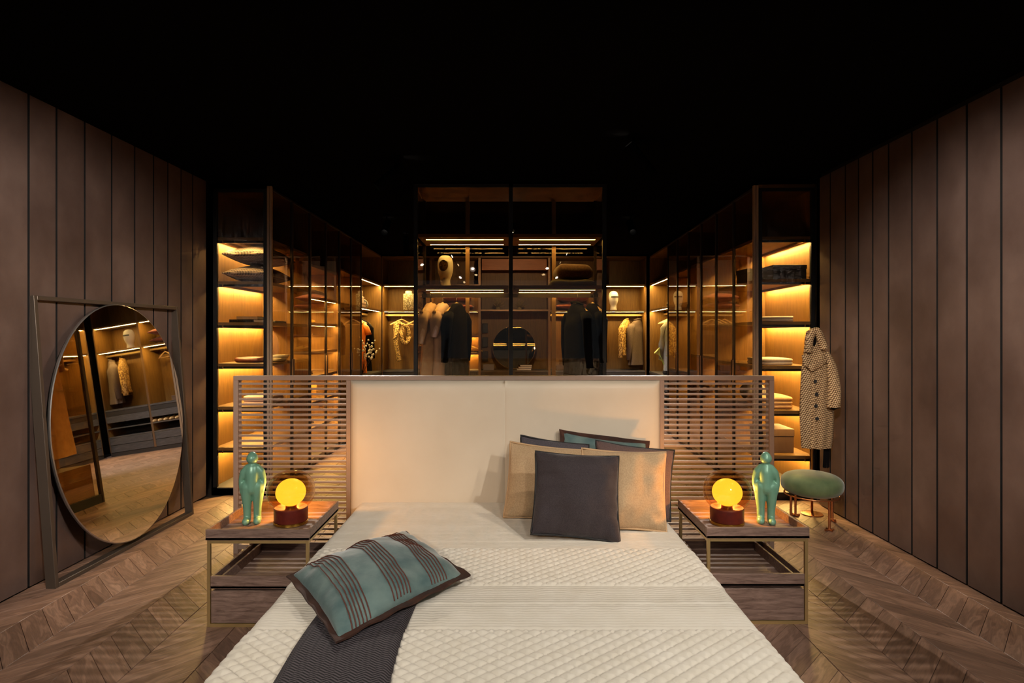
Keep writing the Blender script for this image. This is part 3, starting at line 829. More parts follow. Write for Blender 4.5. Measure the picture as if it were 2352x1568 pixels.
def hanger(label, loc, rz, group, mat=None, bar=True, wd=.205):
    """loc = top of hook on the rail"""
    t = thing('clothes_hanger', label, 'hanger', loc, rz, group)
    pts = []
    for i in range(17):
        k = -1 + 2*i/16
        pts.append((wd*k, .018*abs(k)**1.5, -.095 - .105*abs(k)**1.25))
    MB().tube(pts, [.011+.009*abs(-1+2*i/16)**3 for i in range(17)], 8, flat=1.0).build('shoulder_bar', mat or M['hangerwood'], t, smooth=True)
    hk = [(0, 0, -.095), (0, 0, -.045)] + [(.022*math.sin(a), 0, -.022+.022*math.cos(a)*-1) for a in [R(x) for x in (0, 40, 80, 120, 160, 200, 240)]]
    hk = [(0, 0, -.095), (0, 0, -.048)] + [(.02*math.sin(R(a)), 0, -.024 - .02*math.cos(R(a))) for a in (20, 60, 100, 140, 180, 220, 255)]
    MB().tube(hk, .0025, 6).build('hook', M['steel'], t, smooth=True)
    if bar: MB().tube([(-wd*.93, .016, -.192), (wd*.93, .016, -.192)], .006, 6).build('trouser_bar', mat or M['hangerwood'], t)
    return t
def garment(name, label, cat, loc, rz, prof, mat, group=None, ripple=.08, k=6, seed=0, sleeves=None, sl_mat=None, collar=None):
    t = thing(name, label, cat, loc, rz, group)
    rows = loft(prof, 44, ripple, k, seed)
    mb = MB().grid(rows, closeu=True); mb.fan(rows[0], True)
    mb.build('bodice' if cat == 'dress' else 'body', mat, t, smooth=True)
    if sleeves:
        for s in sleeves:
            pts, rad = s
            MB().tube(pts, rad, 14, flat=.7).build('sleeve', sl_mat or mat, t, smooth=True)
    if collar:
        MB().tube([(collar*math.cos(2*PI*i/20), .8*collar*.6*math.sin(2*PI*i/20), -.105-.02*math.sin(2*PI*i/20)) for i in range(20)], .011, 6, True).build('collar', sl_mat or mat, t, smooth=True)
    return t
def dressprof(L, sh=.20, waist=.16, hem=.22, dep=.075):
    return [(-.10, .05, .04), (-.115, .09, .05), (-.17, sh*.85, .06), (-.215, sh, .062), (-.30, sh*.92, dep), (-.52, waist, dep*.9), (-.75, (waist+hem)/2, dep), (-L, hem, dep*1.15)]
def sleeve(s, sh, L, r0=.062, r1=.045, out=.05):
    return ([(s*(sh-.03), 0, -.20), (s*(sh+out*.5), 0, -.27), (s*(sh+out*.8), 0, -.27-L*.5), (s*(sh+out), .01, -.27-L)], [r0*.8, r0, (r0+r1)/2, r1])

# ------------------------------------------------------------------ wardrobes
def led_bar(b, mat, parent):
    # aluminium channel whose underside is the luminous diffuser
    o = MB().box(*b).build('light_strip', mat, parent)
    o.data.materials.append(M['bronze'])
    for p in o.data.polygons: p.material_index = 0 if p.normal.z < -.5 else 1
    return o
WH = 2.905
def mat_at(o, x, y, z):
    c, s = math.cos(o.rotation_euler.z), math.sin(o.rotation_euler.z)
    return Vector((o.location.x + c*x - s*y, o.location.y + s*x + c*y, o.location.z + z))
def unit(label, loc, rz, wd, d, shelves=(), rail=None, doors=0, ends=('wood', 'wood'), H=WH, counter=None, group='built-in wardrobe units', led='back', led_mat='led', edge='bronze', back='oak', shelf_x=None, top_shelf_dark=True):
    """local x along the front, y from front to back, doors hang at y=0"""
    t = thing('wardrobe_unit', label, 'wardrobe', loc, rz, group)
    e = .02; y0 = .03
    MB().box(0, wd, d-.015, d, .0, H).build('back_panel', M[back], t)
    MB().box(0, wd, y0, d-.015, H-.03, H).build('top_panel', M['oak_x'], t)
    MB().box(0, wd, y0, d-.015, 0, .07).build('plinth', M['cabinet_dark'], t)
    for i, k in enumerate(ends):
        xa = 0 if i == 0 else wd-e
        if k == 'wood':
            sp = MB().box(xa, xa+e, y0, d-.015, .07, H-.03).build('side_panel', M['oak'], t)
            MB().box(xa, xa+e, y0-.006, y0, .07, H-.03).build('edge_strip', M['bronze'], sp)
        elif k == 'glass':
            fr = MB()
            xa = 0 if i == 0 else wd-.03
            fr.box(xa, xa+.03, y0, y0+.032, .0, H).box(xa, xa+.03, d-.05, d, 0, H).box(xa, xa+.03, y0+.032, d-.05, H-.06, H).box(xa, xa+.03, y0+.032, d-.05, 0, .06)
            ef = fr.build('end_frame', M['blackmetal'], t)
            MB().box(xa+.008, xa+.014, y0+.032, d-.05, .06, H-.06).build('end_pane', M['glass_clear'], ef)
            # pale bronze corner profile of two ribs
            for ya, yb in ((-.014, .005), (.009, .029)): MB().box(xa, xa+.03, ya, yb, .01, H-.005).build('corner_profile', M['champagne'], ef)
            xc = xa+.03 if i == 0 else xa-.008
            MB().box(xc, xc+.008, d-.05, d-.042, .06, H-.06).build('bead', M['bronze'], ef)
    for sh in shelves:
        z, kind = (sh if isinstance(sh, tuple) else (sh, led))
        th = .028
        sb = MB().box(e, wd-e, y0+.012, d-.016, z-th, z).build('shelf', M['oak_x'], t)
        MB().box(e, wd-e, y0+.004, y0+.012, z-th, z).build('shelf_edge', M[edge], sb)
        if kind in ('back', 'both'):
            led_bar((e+.02, wd-e-.02, d-.075, d-.055, z-th-.006, z-th), M[led_mat], sb)
            MB().box(e, wd-e, d-.098, d-.09, z-th-.024, z-th).build('light_baffle', M['oak_x'], sb)
            for i, k in enumerate(ends):
                if k != 'glass': continue
                xa, xb = (.036, .044) if i == 0 else (wd-.044, wd-.036)
                MB().box(xa, xb, d-.09, d-.05, z-th-.024, z-th).build('light_baffle', M['oak_x'], sb)
                xl = .033 if i == 0 else wd-.047
                MB().box(xl, xl+.014, y0+.034, d-.052, z-th-.022, z).build('end_lip', M['blackmetal'], sb)
                xs = .075 if i == 0 else wd-.075
                led_bar((xs-.007, xs+.007, y0+.06, d-.12, z-th-.005, z-th), M['led_end'], sb)
        if kind in ('front', 'both'):
            led_bar((e+.02, wd-e-.02, y0+.02, y0+.034, z-th-.006, z-th), M[led_mat], sb)
    if rail:
        rl = MB().box(e, wd-e, d*.5-.012, d*.5+.012, rail, rail+.032).build('hanging_rail', M['brass'], t)
        for x in (e+.04, wd-e-.06): MB().box(x, x+.02, d*.5-.02, d*.5+.02, rail+.032, rail+.07).build('bracket', M['bronze_dk'], rl)
    if counter:
        z = counter
        MB().box(e, wd-e, .012, d-.016, z-.03, z).build('counter_top', M['greywood'], t)
        MB().box(e, wd-e, d-.03, d-.016, .07, z-.03).build('cabinet_back', M['cabinet_dark'], t)
        MB().box(e, wd-e, .02, .04, z-.115, z-.034).build('drawer_front', M['cabinet_dark'], t)
        MB().box(e, wd-e, .014, .04, z-.24, z-.12).build('drawer_front', M['greywood'], t)
        for zz in (.52, .36):
            s_ = MB().box(e, wd-e, .03, d-.03, zz-.02, zz).build('lower_shelf', M['greywood'], t)
            MB().box(e, wd-e, .022, .03, zz-.02, zz).build('shelf_edge', M['steel'], s_)
        for a, b in ((.075, .20), (.208, .335)):
            MB().box(e+.004, wd-e-.004, .02, .045, a, b).build('drawer_front', M['greywood'], t, bevel=.002)
    for i in range(doors):
        d0 = .032 if ends[0] == 'glass' else 0; d1 = wd - (.032 if ends[1] == 'glass' else 0)
        a = d0 + (d1-d0)*i/doors; b = d0 + (d1-d0)*(i+1)/doors; f = .018
        dr = MB()
        dr.box(a+.002, a+f, 0, .022, .01, H-.01).box(b-f, b-.002, 0, .022, .01, H-.01).box(a+f, b-f, 0, .022, .01, .03).box(a+f, b-f, 0, .022, H-.03, H-.01)
        do = dr.build('door', M['bronze_dk'], t)
        MB().box(a+f, b-f, .009, .014, .03, H-.03).build('pane', M['glass'], do)
        hx = b-f-.004 if i % 2 == 0 else a+f-.002
        MB().box(hx, hx+.006, -.012, 0, 1.0, 1.25).build('handle', M['bronze'], do)
    return t

LX = -2.24; RZL = R(90)
LB = [5.52, 6.66, 7.82, 8.98, 10.47]
S1 = [(2.42, 'back'), (2.007, 'back'), (1.62, 'back'), (1.233, 'back'), (.826, 'back'), (.44, 'back')]
S2 = [(2.32, 'back'), (1.95, 'both'), (1.64, 'both'), (1.31, 'both'), (1.02, 'both'), (.72, 'both'), (.42, 'both')]
HS = [(2.40, 'front'), (1.94, 'front')]
L1 = unit('glass-fronted end wardrobe holding the two checked pillows', (LX, LB[0], 0), RZL, LB[1]-LB[0], .55, S1, None, 2, ('glass', 'wood'), edge='champagne')
L2 = unit('glass-fronted wardrobe with lit shoe shelves under a rust cushion', (LX, LB[1], 0), RZL, LB[2]-LB[1], .55, S2, None, 2)
L3 = unit('glass-fronted wardrobe holding the long pale dress on a rail', (LX, LB[2], 0), RZL, LB[3]-LB[2], .55, [(2.40, 'back'), (1.94, 'back')], 1.84, 2)
L4 = unit('open wardrobe bay holding the orange dress', (LX, LB[3], 0), RZL, LB[4]-LB[3], .55, HS, 1.84, 0, counter=.86)
RANG = math.atan2(.22, 5.04); RZR = R(-90) - RANG
RB = [0, 1.18, 2.36, 3.55, 5.03]      # distance from the near corner
def rloc(dist): return (2.25 + math.sin(RANG)*dist, 5.36 + math.cos(RANG)*dist, 0)
RS1 = [(2.40, 'back'), (2.014, 'back'), (1.625, 'back'), (1.22, 'back'), (.81, 'back'), (.40, 'back')]
R1 = unit('glass-fronted end wardrobe beside the coat with folded shirts and boxes', rloc(RB[1]), RZR, RB[1]-RB[0], .55, RS1, None, 2, ('wood', 'glass'), H=2.872, edge='champagne')
R2 = unit('glass-fronted wardrobe directly behind the coat-side end wardrobe', rloc(RB[2]), RZR, RB[2]-RB[1], .55, [(2.40, 'back'), (1.25, 'back'), (.9, 'back')], 1.3 if False else None, 2, H=2.872)
R3 = unit('glass-fronted wardrobe next to the open bay with the straw hat', rloc(RB[3]), RZR, RB[3]-RB[2], .55, [(2.40, 'back'), (1.94, 'back'), (1.0, 'back')], 1.84, 2, H=2.872)
R4 = unit('open wardrobe bay holding the grey knit and straw hat', rloc(RB[4]), RZR, RB[4]-RB[3], .55, HS, 1.84, 0, H=2.88, counter=.86)
YB = 10.5
KB = [-2.27, -1.395, -.52, .73, 1.60, 2.47]
K1 = unit('open back wardrobe bay with the patterned white jar', (KB[0], YB, 0), 0, KB[1]-KB[0], .5, HS, 1.84, 0, counter=.86)
K2 = unit('open back wardrobe bay with stacked rust cushions beside the shoe shelves', (KB[1], YB, 0), 0, KB[2]-KB[1], .5, HS + [(1.5, 'back'), (1.18, 'back')], None, 0, counter=.86)
K3 = unit('dark central dressing bay with the round mirror', (KB[2], YB, 0), 0, KB[3]-KB[2], .5, [(1.95, 'none')], None, 0, counter=.86)
K4 = unit('open back wardrobe bay with rust cushions and empty hangers', (KB[3], YB, 0), 0, KB[4]-KB[3], .5, HS, 1.84, 0, counter=.86)
K5 = unit('open back wardrobe bay with the white mannequin head', (KB[4], YB, 0), 0, KB[5]-KB[4], .5, HS, 1.84, 0, counter=.86)

# island glass wardrobe
def island():
    x0, x1, d = -.888, .917, .62
    t = thing('glass_wardrobe', 'tall free-standing glass wardrobe with black frame and lit shelves behind the headboard', 'wardrobe', (0, 5.5, 0))
    f = .036; xm = .022; H = 2.915
    for x in (x0, x1-f, xm-f/2):
        MB().box(x, x+f, 0, f, .0, H).build('front_post', M['blackmetal'], t)
    for x in (x0, x1-.03):
        MB().box(x, x+.03, d-f, d, 0, H).build('rear_post', M['bronze_dk'], t)
    for x in (-.425, .022, .47):
        MB().box(x-.02, x+.02, d-f, d, .0, H-.03).build('rear_post', M['bronze'], t)
    MB().box(x0+f, x1-f, 0, .025, H-.03, H).build('top_rail', M['blackmetal'], t)
    MB().box(x0, x1, .025, d, H-.025, H).build('top_panel', M['oak_x'], t)
    MB().box(x0, x1, .025, d-.025, 0, .09).build('plinth', M['blackmetal'], t)
    for a, b in ((x0+f, xm-f/2), (xm+f/2, x1-f)):
        MB().box(a, b, .012, .018, .05, H-.03).build('front_pane', M['glass'], t)
    for x in (x0+.012, x1-.018): MB().box(x, x+.006, f, d-f, .05, H-.03).build('side_pane', M['glass'], t)
    xs = [x0+.03, -.445, .002, .45, x1-.03]
    for a, b in zip((x0+.03, -.405, .042, .49), (-.445, .002, .45, x1-.03)):
        MB().box(a, b, d-.02, d-.014, .05, H-.03).build('rear_pane', M['glass_clear'], t)
    for z in (2.452, 1.968):
        for a, b in ((x0+f, xm-f/2-.004), (xm+f/2+.004, x1-f)):
            sh = MB().box(a, b, .03, d-.05, z-.03, z).build('shelf', M['oak_x'], t)
            for y in (.14, .46):
                led_bar((a+.06, b-.05, y-.011, y+.011, z-.037, z-.03), M['led_soft'], sh)
    MB().box(x0+f, x1-f, .265, .29, 1.868, 1.906).build('hanging_rail', M['bronze_dk'], t)
    # low drawer chest inside
    MB().box(x0+.05, x1-.05, .06, d-.06, .09, .42).build('drawer_chest', M['oak_x'], t)
    for i in range(2):
        for k in range(2):
            a = x0+.055+k*(x1-x0-.1)/2
            dd = MB().box(a, a+(x1-x0-.1)/2-.01, .045, .06, .10+i*.16, .10+i*.16+.15).build('drawer_front', M['walnut'], t)
            MB().box(a+.3, a+.5, .038, .045, .17+i*.16, .178+i*.16).build('handle', M['brass'], dd)
island()
IY = 5.5

# ------------------------------------------------------------------ heads
def head(label, loc, rz, face=None, s=1.0):
    t = thing('mannequin_head', label, 'mannequin head', loc, rz)
    prof = [(.062, 0), (.064, .01), (.056, .06), (.057, .09), (.072, .125), (.086, .17), (.092, .23), (.09, .28), (.076, .325), (.045, .352), (.002, .36)]
    prof = [(r*s, z*s) for r, z in prof]
    dense = []
    for (r0, z0), (r1, z1) in zip(prof[:-1], prof[1:]):
        for i in range(3): dense.append((r0+(r1-r0)*i/3, z0+(z1-z0)*i/3))
    dense.append(prof[-1])
    MB().lathe(dense, 36, sx=.95, sy=1.1).build('head', M['white'], t, smooth=True)
    if face == 'slit':
        pts = []
        for i in range(13):
            a = R(-90 - 52 + 104*i/12); pts.append((.095*s*.95*math.cos(a), .0955*s*1.1*math.sin(a)))
        MB().grid([[(x, y, .232*s) for x, y in pts], [(x, y, .258*s) for x, y in pts]]).build('eye_slit', M['blackpipe'], t)
    if face == 'gold':
        mb = MB(); rows = []
        for i in range(7):
            k = i/6; row = []
            for j in range(24):
                a = 2*PI*j/24; x = .05*k*math.cos(a); z = .235 + .062*k*math.sin(a)
                row.append((x*s, -(.088*1.1 + .008*(1-k) - .9*(x*x)/.18)*s, z*s))
            rows.append(row)
        MB().grid(rows, closeu=True).build('gold_face', plain('gold_relief', lin(150, 105, 50), .3, .9, lin(60, 36, 16), 60, .6, 60), t, smooth=True)
        MB().grid([[((.058*math.cos(2*PI*j/24))*s, -(.093 - .004*k)*1.1*s + .02*math.cos(2*PI*j/24)**2*s, (.235+.07*math.sin(2*PI*j/24))*s+0*k) for j in range(24)] for k in (0, 1)], closeu=True).build('face_rim', M['white'], t, smooth=True)
    return t
head('large white ceramic head with gold relief face on the glass wardrobe shelf', P(1023, 652, 5.78)*1, R(-8), 'gold', .88).location = ((1023-CX)*5.78/F, 5.78, 1.968)

# ------------------------------------------------------------------ garments in the island
ZR = 1.906
GI = 'clothes in the glass wardrobe'; GH = 'wooden clothes hangers'
def hung(px, Y, zr, rz, nm, label, cat, prof, mat, group=None, hl=None, bar=False, **k):
    x = (px-CX)*Y/F
    hanger(hl or ('wooden hanger carrying the ' + label), (x, Y, zr+.004), rz, GH, bar=bar)
    garment(nm, label, cat, (x, Y, zr+.004), rz, prof, mat, group, **k)
hung(990, 5.78, ZR, R(76), 'dress', 'long blush dress nearest the frame in the glass wardrobe', 'dress', dressprof(1.35, .21, .17, .24), M['creamcloth'], GI, sleeves=[sleeve(1, .19, .22), sleeve(-1, .19, .22)], seed=1)
hung(1017, 5.78, ZR, R(78), 'dress', 'pale pink short-sleeved dress between the blush and black ones', 'dress', dressprof(1.3, .2, .17, .23), M['pinkcloth'], GI, sleeves=[sleeve(1, .19, .16), sleeve(-1, .19, .16)], seed=3)
hung(1049, 5.78, ZR, R(70), 'dress', 'black long dress hanging under the gold-faced head', 'dress', dressprof(1.25, .21, .19, .22), M['blackcloth'], GI, sleeves=[sleeve(1, .2, .4), sleeve(-1, .2, .4)], seed=5)
hung(1325, 5.78, ZR, R(-72), 'coat', 'long black coat hanging beneath the fur blanket', 'coat', dressprof(1.1, .22, .23, .25, .1), M['navycloth'], GI, sleeves=[sleeve(1, .22, .45), sleeve(-1, .22, .45)], seed=6, collar=.09)
hung(1361, 5.78, ZR, R(-76), 'jacket', 'dark jacket beside the black coat in the glass wardrobe', 'jacket', dressprof(.8, .2, .2, .2, .09), M['blackcloth'], GI, sleeves=[sleeve(1, .2, .4), sleeve(-1, .2, .4)], seed=8)
# blankets on island shelf
def slab_cloth(nm, label, cat, loc, sx, sy, h, mat, rz=0, layers=1, group=None):
    """folded cloth: rounded soft slabs stacked"""
    t = thing(nm, label, cat, loc, rz, group)
    for i in range(layers):
        hh = h/layers; rows = []
        for k in range(9):
            a = -PI/2 + PI*k/8; rad = hh/2
            ix = sx/2 - rad + rad*math.cos(a); iy = sy/2 - rad + rad*math.cos(a); z = i*hh + rad + rad*math.sin(a)
            row = []
            for j in range(32):
                th_ = 2*PI*j/32; c_, s_ = math.cos(th_), math.sin(th_)
                x = ix*math.copysign(abs(c_)**.32, c_); y = iy*math.copysign(abs(s_)**.32, s_)
                row.append((x, y, z + .006*noise.noise(Vector((x*9, y*9, i*3+loc[0])))*(1 if a > 0 else 0)))
            rows.append(row)
        MB().grid(rows, closeu=True).fan(rows[0], True).fan(rows[-1]).build('fold', mat, t, smooth=True)
    return t
slab_cloth('blanket', 'brown fur blanket folded on the glass wardrobe shelf', 'blanket', (.63, 5.80, 2.035), .36, .34, .155, M['blanket'], R(4), 1)
slab_cloth('cushion', 'olive flat cushion underneath the fur blanket', 'cushion', (.62, 5.80, 1.970), .44, .38, .064, M['olive'], 0, 1)

# ------------------------------------------------------------------ lying cushions for shelves
def flat_cushion(label, loc, rz, sx, sy, h, mat, group=None, pipe=None, seed=1):
    t = thing('cushion', label, 'cushion', loc, rz, group)
    z = h*.42
    p = Pillow([(-sx/2, -sy/2, z), (sx/2, -sy/2, z), (sx/2, sy/2, z), (-sx/2, sy/2, z)], h, (0, 0, 1), .05, seed, .004, 20, .84)
    p.body('cover', mat, t)
    if pipe: p.piping(pipe, t, .004)
    return t
GP = 'checked pillows on the end wardrobe shelf'
flat_cushion('black and white checked pillow, lower of the pair on the shelf', tuple(mat_at(L1, .42, .28, 2.010)), R(90), .68, .44, .20, M['check'], GP, None, 3)
flat_cushion('black and white checked pillow, upper of the pair on the shelf', tuple(mat_at(L1, .43, .27, 2.19)), R(86), .68, .44, .21, M['check'], GP, None, 4)
GC = 'rust cushions on wardrobe shelves'
flat_cushion('round-edged rust cushion on top of the shoe shelves', tuple(mat_at(L2, .62, .28, 1.952)), R(90), .5, .42, .13, M['redpillow'], GC, None, 5)
flat_cushion('rust cushion, lower of two beside the black dress', tuple(mat_at(K2, .48, .25, 1.942)), 0, .55, .4, .16, M['redpillow'], GC, None, 6)
flat_cushion('rust cushion, upper of two beside the black dress', tuple(mat_at(K2, .46, .25, 2.085)), R(4), .53, .4, .17, M['redpillow'], GC, None, 7)
flat_cushion('rust cushion, lower of two beside the mannequin head bay', tuple(mat_at(K4, .42, .25, 1.942)), 0, .6, .4, .16, M['redpillow'], GC, None, 8)
flat_cushion('rust cushion, upper of two beside the mannequin head bay', tuple(mat_at(K4, .44, .25, 2.085)), R(-5), .58, .4, .18, M['redpillow'], GC, None, 9)

# ------------------------------------------------------------------ back wing contents
head('white mannequin head with dark eye slit in the back wardrobe bay', tuple(mat_at(K5, .31, .2, 1.942)), R(10), 'slit', .98)
head('white mannequin head with dark eye slit beside the straw hat', tuple(mat_at(R4, 1.28, .2, 1.942)), R(-60), 'slit', .98)
def jar():
    t = thing('ceramic_jar', 'white patterned lidded jar on the back wardrobe shelf', 'jar', tuple(mat_at(K1, .45, .2, 1.942)))
    m, nt, b = nodes('patterned_ceramic')
    v = coords(nt, (1, 1, 1)); vo = node(nt, 'ShaderNodeTexVoronoi', i_Scale=42.0); nt.links.new(v, vo.inputs['Vector'])
    nt.links.new(ramp(nt, vo.outputs['Distance'], [(.3, lin(232, 222, 196)), (.5, lin(150, 136, 104))]), b.inputs['Base Color']); b.inputs['Roughness'].default_value = .35
    MB().lathe([(.094, 0), (.096, .005), (.096, .285), (.09, .30), (.06, .305)], 32).build('body', m, t, smooth=True, autosmooth=40)
    MB().lathe([(.058, .305), (.06, .31), (.06, .345), (.05, .352), (.002, .354)], 32).build('lid', M['white'], t, smooth=True, autosmooth=40)
jar()
def scarf():
    x = mat_at(K1, .315, .25, 0)
    hanger('wooden hanger carrying the leopard scarf', (x.x, x.y, 1.874), R(30), GH)
    t = thing('scarf', 'leopard print scarf looped over a hanger', 'scarf', (x.x, x.y, 1.874), R(30))
    for i, pts in enumerate(([(-.10, -.03, -.16), (-.12, -.05, -.3), (-.13, -.05, -.5), (-.09, -.05, -.72), (-.06, -.04, -.86)],
                [(-.08, -.03, -.15), (0, -.06, -.2), (.09, -.05, -.26), (.12, -.05, -.4), (.08, -.06, -.52), (.0, -.06, -.5), (-.03, -.06, -.36), (-.02, -.05, -.2)])):
        MB().tube(smooth_path(pts, 5), [.05, ]*1 + [.06]*(len(smooth_path(pts, 5))-2) + [.03], 10, flat=.6).build('scarf_loop', M['leopard'], t, smooth=True)
def smooth_path(pts, n=4):
    pts = [Vector(p) for p in pts]; out = []
    for i in range(len(pts)-1):
        p0 = pts[max(i-1, 0)]; p1 = pts[i]; p2 = pts[i+1]; p3 = pts[min(i+2, len(pts)-1)]
        for k in range(n):
            t = k/n
            out.append(.5*((2*p1) + (p2-p0)*t + (2*p0-5*p1+4*p2-p3)*t*t + (3*p1-p0-3*p2+p3)*t**3))
    out.append(pts[-1]); return out
scarf()
def at(u, x, y, z): return tuple(mat_at(u, x, y, z))
hanger('empty wooden hanger beside the leopard scarf', at(K1, .62, .25, 1.874), R(12), GH)
x = mat_at(K5, .55, .25, 1.874)
hanger('wooden hanger carrying the gold print blouse', tuple(x), R(60), GH)
garment('blouse', 'gold print long-sleeved blouse in the back wardrobe bay', 'blouse', tuple(x), R(60), dressprof(.72, .21, .2, .22, .08), M['blouse'], None, seed=9, sleeves=[sleeve(1, .2, .52, .06, .045, .08), sleeve(-1, .2, .52, .06, .045, .08)], collar=.07)
x = mat_at(K5, .76, .25, 1.874)
hanger('wooden hanger carrying the brown wool coat', tuple(x), R(48), GH)
garment('coat', 'brown wool coat hanging beside the gold blouse', 'coat', tuple(x), R(48), dressprof(.92, .23, .24, .26, .1), M['browncloth'], None, seed=10, sleeves=[sleeve(1, .22, .56, .07, .055, .07), sleeve(-1, .22, .56, .07, .055, .07)], collar=.1)
for i, xx in enumerate((.30, .42, .52)):
    hanger(['empty hanger nearest the dressing bay', 'middle of three empty hangers under rust cushions', 'empty hanger nearest the mannequin head bay'][i], at(K4, xx+.05, .25, 1.874), R(60 - 20*i), GH)
# central dressing bay
def round_mirror():
    t = thing('round_mirror', 'round mirror with thin metal rim standing in the dark dressing bay', 'mirror', (.10, 10.80, .866))
    mm = Matrix.Translation((0, 0, .40)) @ Matrix.Rotation(R(-4), 4, 'X')
    n = 64; ring = lambda r_, y: [(r_*math.cos(2*PI*i/n), y, r_*math.sin(2*PI*i/n)) for i in range(n)]
    MB().fan(ring(.39, 0)).xf(mm).build('mirror_glass', M['mirror_dk'], t)
    MB().tube(ring(.394, 0), .007, 6, True).xf(mm).build('rim', M['bronze'], t, smooth=True)
    MB().fan(ring(.39, .012), True).xf(mm).build('backing', M['blackmetal'], t)
round_mirror()
def spiky(label, loc, seed, s=1.0):
    rnd = random.Random(seed)
    t = thing('succulent', label, 'plant', loc, 0, 'spiky dried succulents')
    for i in range(34):
        az = rnd.random()*2*PI; el = R(rnd.uniform(5, 85)); L = rnd.uniform(.11, .17)*s
        d = Vector((math.cos(az)*math.cos(el), math.sin(az)*math.cos(el), math.sin(el)))
        b = Vector((0, 0, .03*s))
        MB().tube([b + d*.01, b + d*L*.4 + Vector((0, 0, .006)), b + d*L*.8, b + d*L], [.009*s, .011*s, .006*s, .001], 5, flat=.5).build('leaf', M['airplant'], t, smooth=True)
    MB().lathe([(.03*s, 0), (.04*s, .02*s), (.02*s, .05*s)], 12).build('core', M['airplant'], t, smooth=True)
spiky('spiky dried succulent on the dressing bay shelf, nearer the black dress', (-.19, 10.66, 1.952), 3, 1.15)
spiky('spiky dried succulent on the dressing bay shelf above the round mirror', (.20, 10.66, 1.952), 4, 1.1)
def carton(label, loc, sx, sy, h, mat, rz=0, group=None, lid=.3):
    t = thing('box', label, 'box', loc, rz, group)
    MB().box(-sx/2, sx/2, -sy/2, sy/2, 0, h*(1-lid)).build('box_body', mat, t, bevel=.002)
    MB().box(-sx/2-.004, sx/2+.004, -sy/2-.004, sy/2+.004, h*(1-lid), h).build('lid', mat, t, bevel=.002)
    return t
carton('grey lidded box on the counter beside the round mirror', (-.36, 10.68, .862), .20, .16, .10, M['greybox'])
carton('dark jewellery tray box on the counter under the empty hangers', at(K4, .3, .2, .862), .34, .22, .09, M['brownbox'])
for i in range(3):
    tag(MB().lathe([(.028, 0), (.03, .005), (.032, .09), (.030, .09), (.027, .01)], 20, cap=False).fan([(.027*math.cos(2*PI*j/20), .027*math.sin(2*PI*j/20), .01) for j in range(20)]).build('drinking_glass', M['clear'], None, smooth=True, loc=at(K4, .22+.08*i, .2, .953)),
        'small clear glass on the jewellery tray box, ' + ['nearest the round mirror', 'in the middle', 'nearest the rust cushions'][i], 'glass', 'glasses on the jewellery tray')
def wallboxes():
    for i, z in enumerate((1.62, 1.36, 1.1)):
        o = MB().box(-.05, .05, -.03, .03, -.09, .09).build('perfume_case', M['cabinet_dark'], None, bevel=.004, loc=(-.435, 10.95, z))
        tag(o, 'small dark square case on the dressing bay wall, ' + ['topmost', 'middle', 'lowest'][i] + ' of three', 'case', 'dark cases on the wall')
wallboxes()
def book(label, loc, sx, sy, h, mat, rz=0, group=None):
    t = thing('book', label, 'book', loc, rz, group)
    MB().box(-sx/2, sx/2, -sy/2, sy/2, 0, .003).box(-sx/2, sx/2, -sy/2, sy/2, h-.003, h).box(-sx/2, -sx/2+.003, -sy/2, sy/2, .003, h-.003).build('cover', mat, t)
    MB().box(-sx/2+.003, sx/2-.005, -sy/2+.004, sy/2-.004, .003, h-.003).build('pages', M['paper'], t)
    return t
for i in range(3):
    book(['bottom book of the stack before the round mirror', 'middle book of the stack before the round mirror', 'top book of the stack before the round mirror'][i], (.28+.01*i, 10.62, .862+.033*i), .26-.02*i, .18, .032, [M['steel'], M['brownleather'], M['cabinet_dark']][i], R(5*i))
# wooden panel over the dressing bay
tag(MB().box(-.48, .69, 10.56, 10.60, 2.66, 2.86).build('orange_panel', woodm('orange_oak', lin(168, 104, 58), lin(190, 124, 74), (2, 2, 30), .5, 3), None, bevel=.003), 'plain orange wooden panel above the dressing bay', 'panel')

# ------------------------------------------------------------------ shoes
def shoe(label, loc, rz, mat, kind='heel', group='shoes on wardrobe shelves'):
    t = thing('shoe', label, 'shoe', loc, rz, group)
    mb = MB(); hz = .055 if kind == 'heel' else .012
    L = .25
    rows = []
    for i in range(15):
        k = i/14; y = -L*k
        wv = .034*(math.sin(PI*min(1, .12+k*.82))**.5)*(1 + .12*math.sin(k*PI*1.3))
        top = (.075 if kind != 'heel' else .06)*(1-k)**.8 + .035
        if k > .97: wv *= .5
        zb = hz*max(0, 1-k*1.7)
        row = []
        for j in range(12):
            a = 2*PI*j/12
            zz = zb + top*(.5+.5*math.sin(a))
            row.append((wv*math.cos(a), y, zz))
        rows.append(row)
    MB().grid(rows, closeu=True).fan(rows[0]).fan(rows[-1], True).build('upper', mat, t, smooth=True)
    so = MB(); a_, b_ = [], []
    for i in range(15):
        k = i/14; y = -L*k*1.02+.002; wv = .036*(math.sin(PI*min(1, .12+k*.82))**.5); zb = hz*max(0, 1-k*1.7)
        a_.append(((-wv, y, zb-.004), (wv, y, zb-.004))); 
    so.grid([[p[0] for p in a_], [p[1] for p in a_]]); so.grid([[(p[0][0], p[0][1], p[0][2]+.012) for p in a_], [(p[1][0], p[1][1], p[1][2]+.012) for p in a_]])
    so.grid([[p[0] for p in a_], [(p[0][0], p[0][1], p[0][2]+.012) for p in a_]]); so.grid([[p[1] for p in a_], [(p[1][0], p[1][1], p[1][2]+.012) for p in a_]])
    so.xf(Matrix.Translation((0, 0, .004))).build('sole', M['blackpipe'], t)
    if kind == 'heel': MB().lathe([(.012, 0), (.02, hz)], 10, (0, -.03, .001)).build('heel', mat, t, smooth=True)
    return t
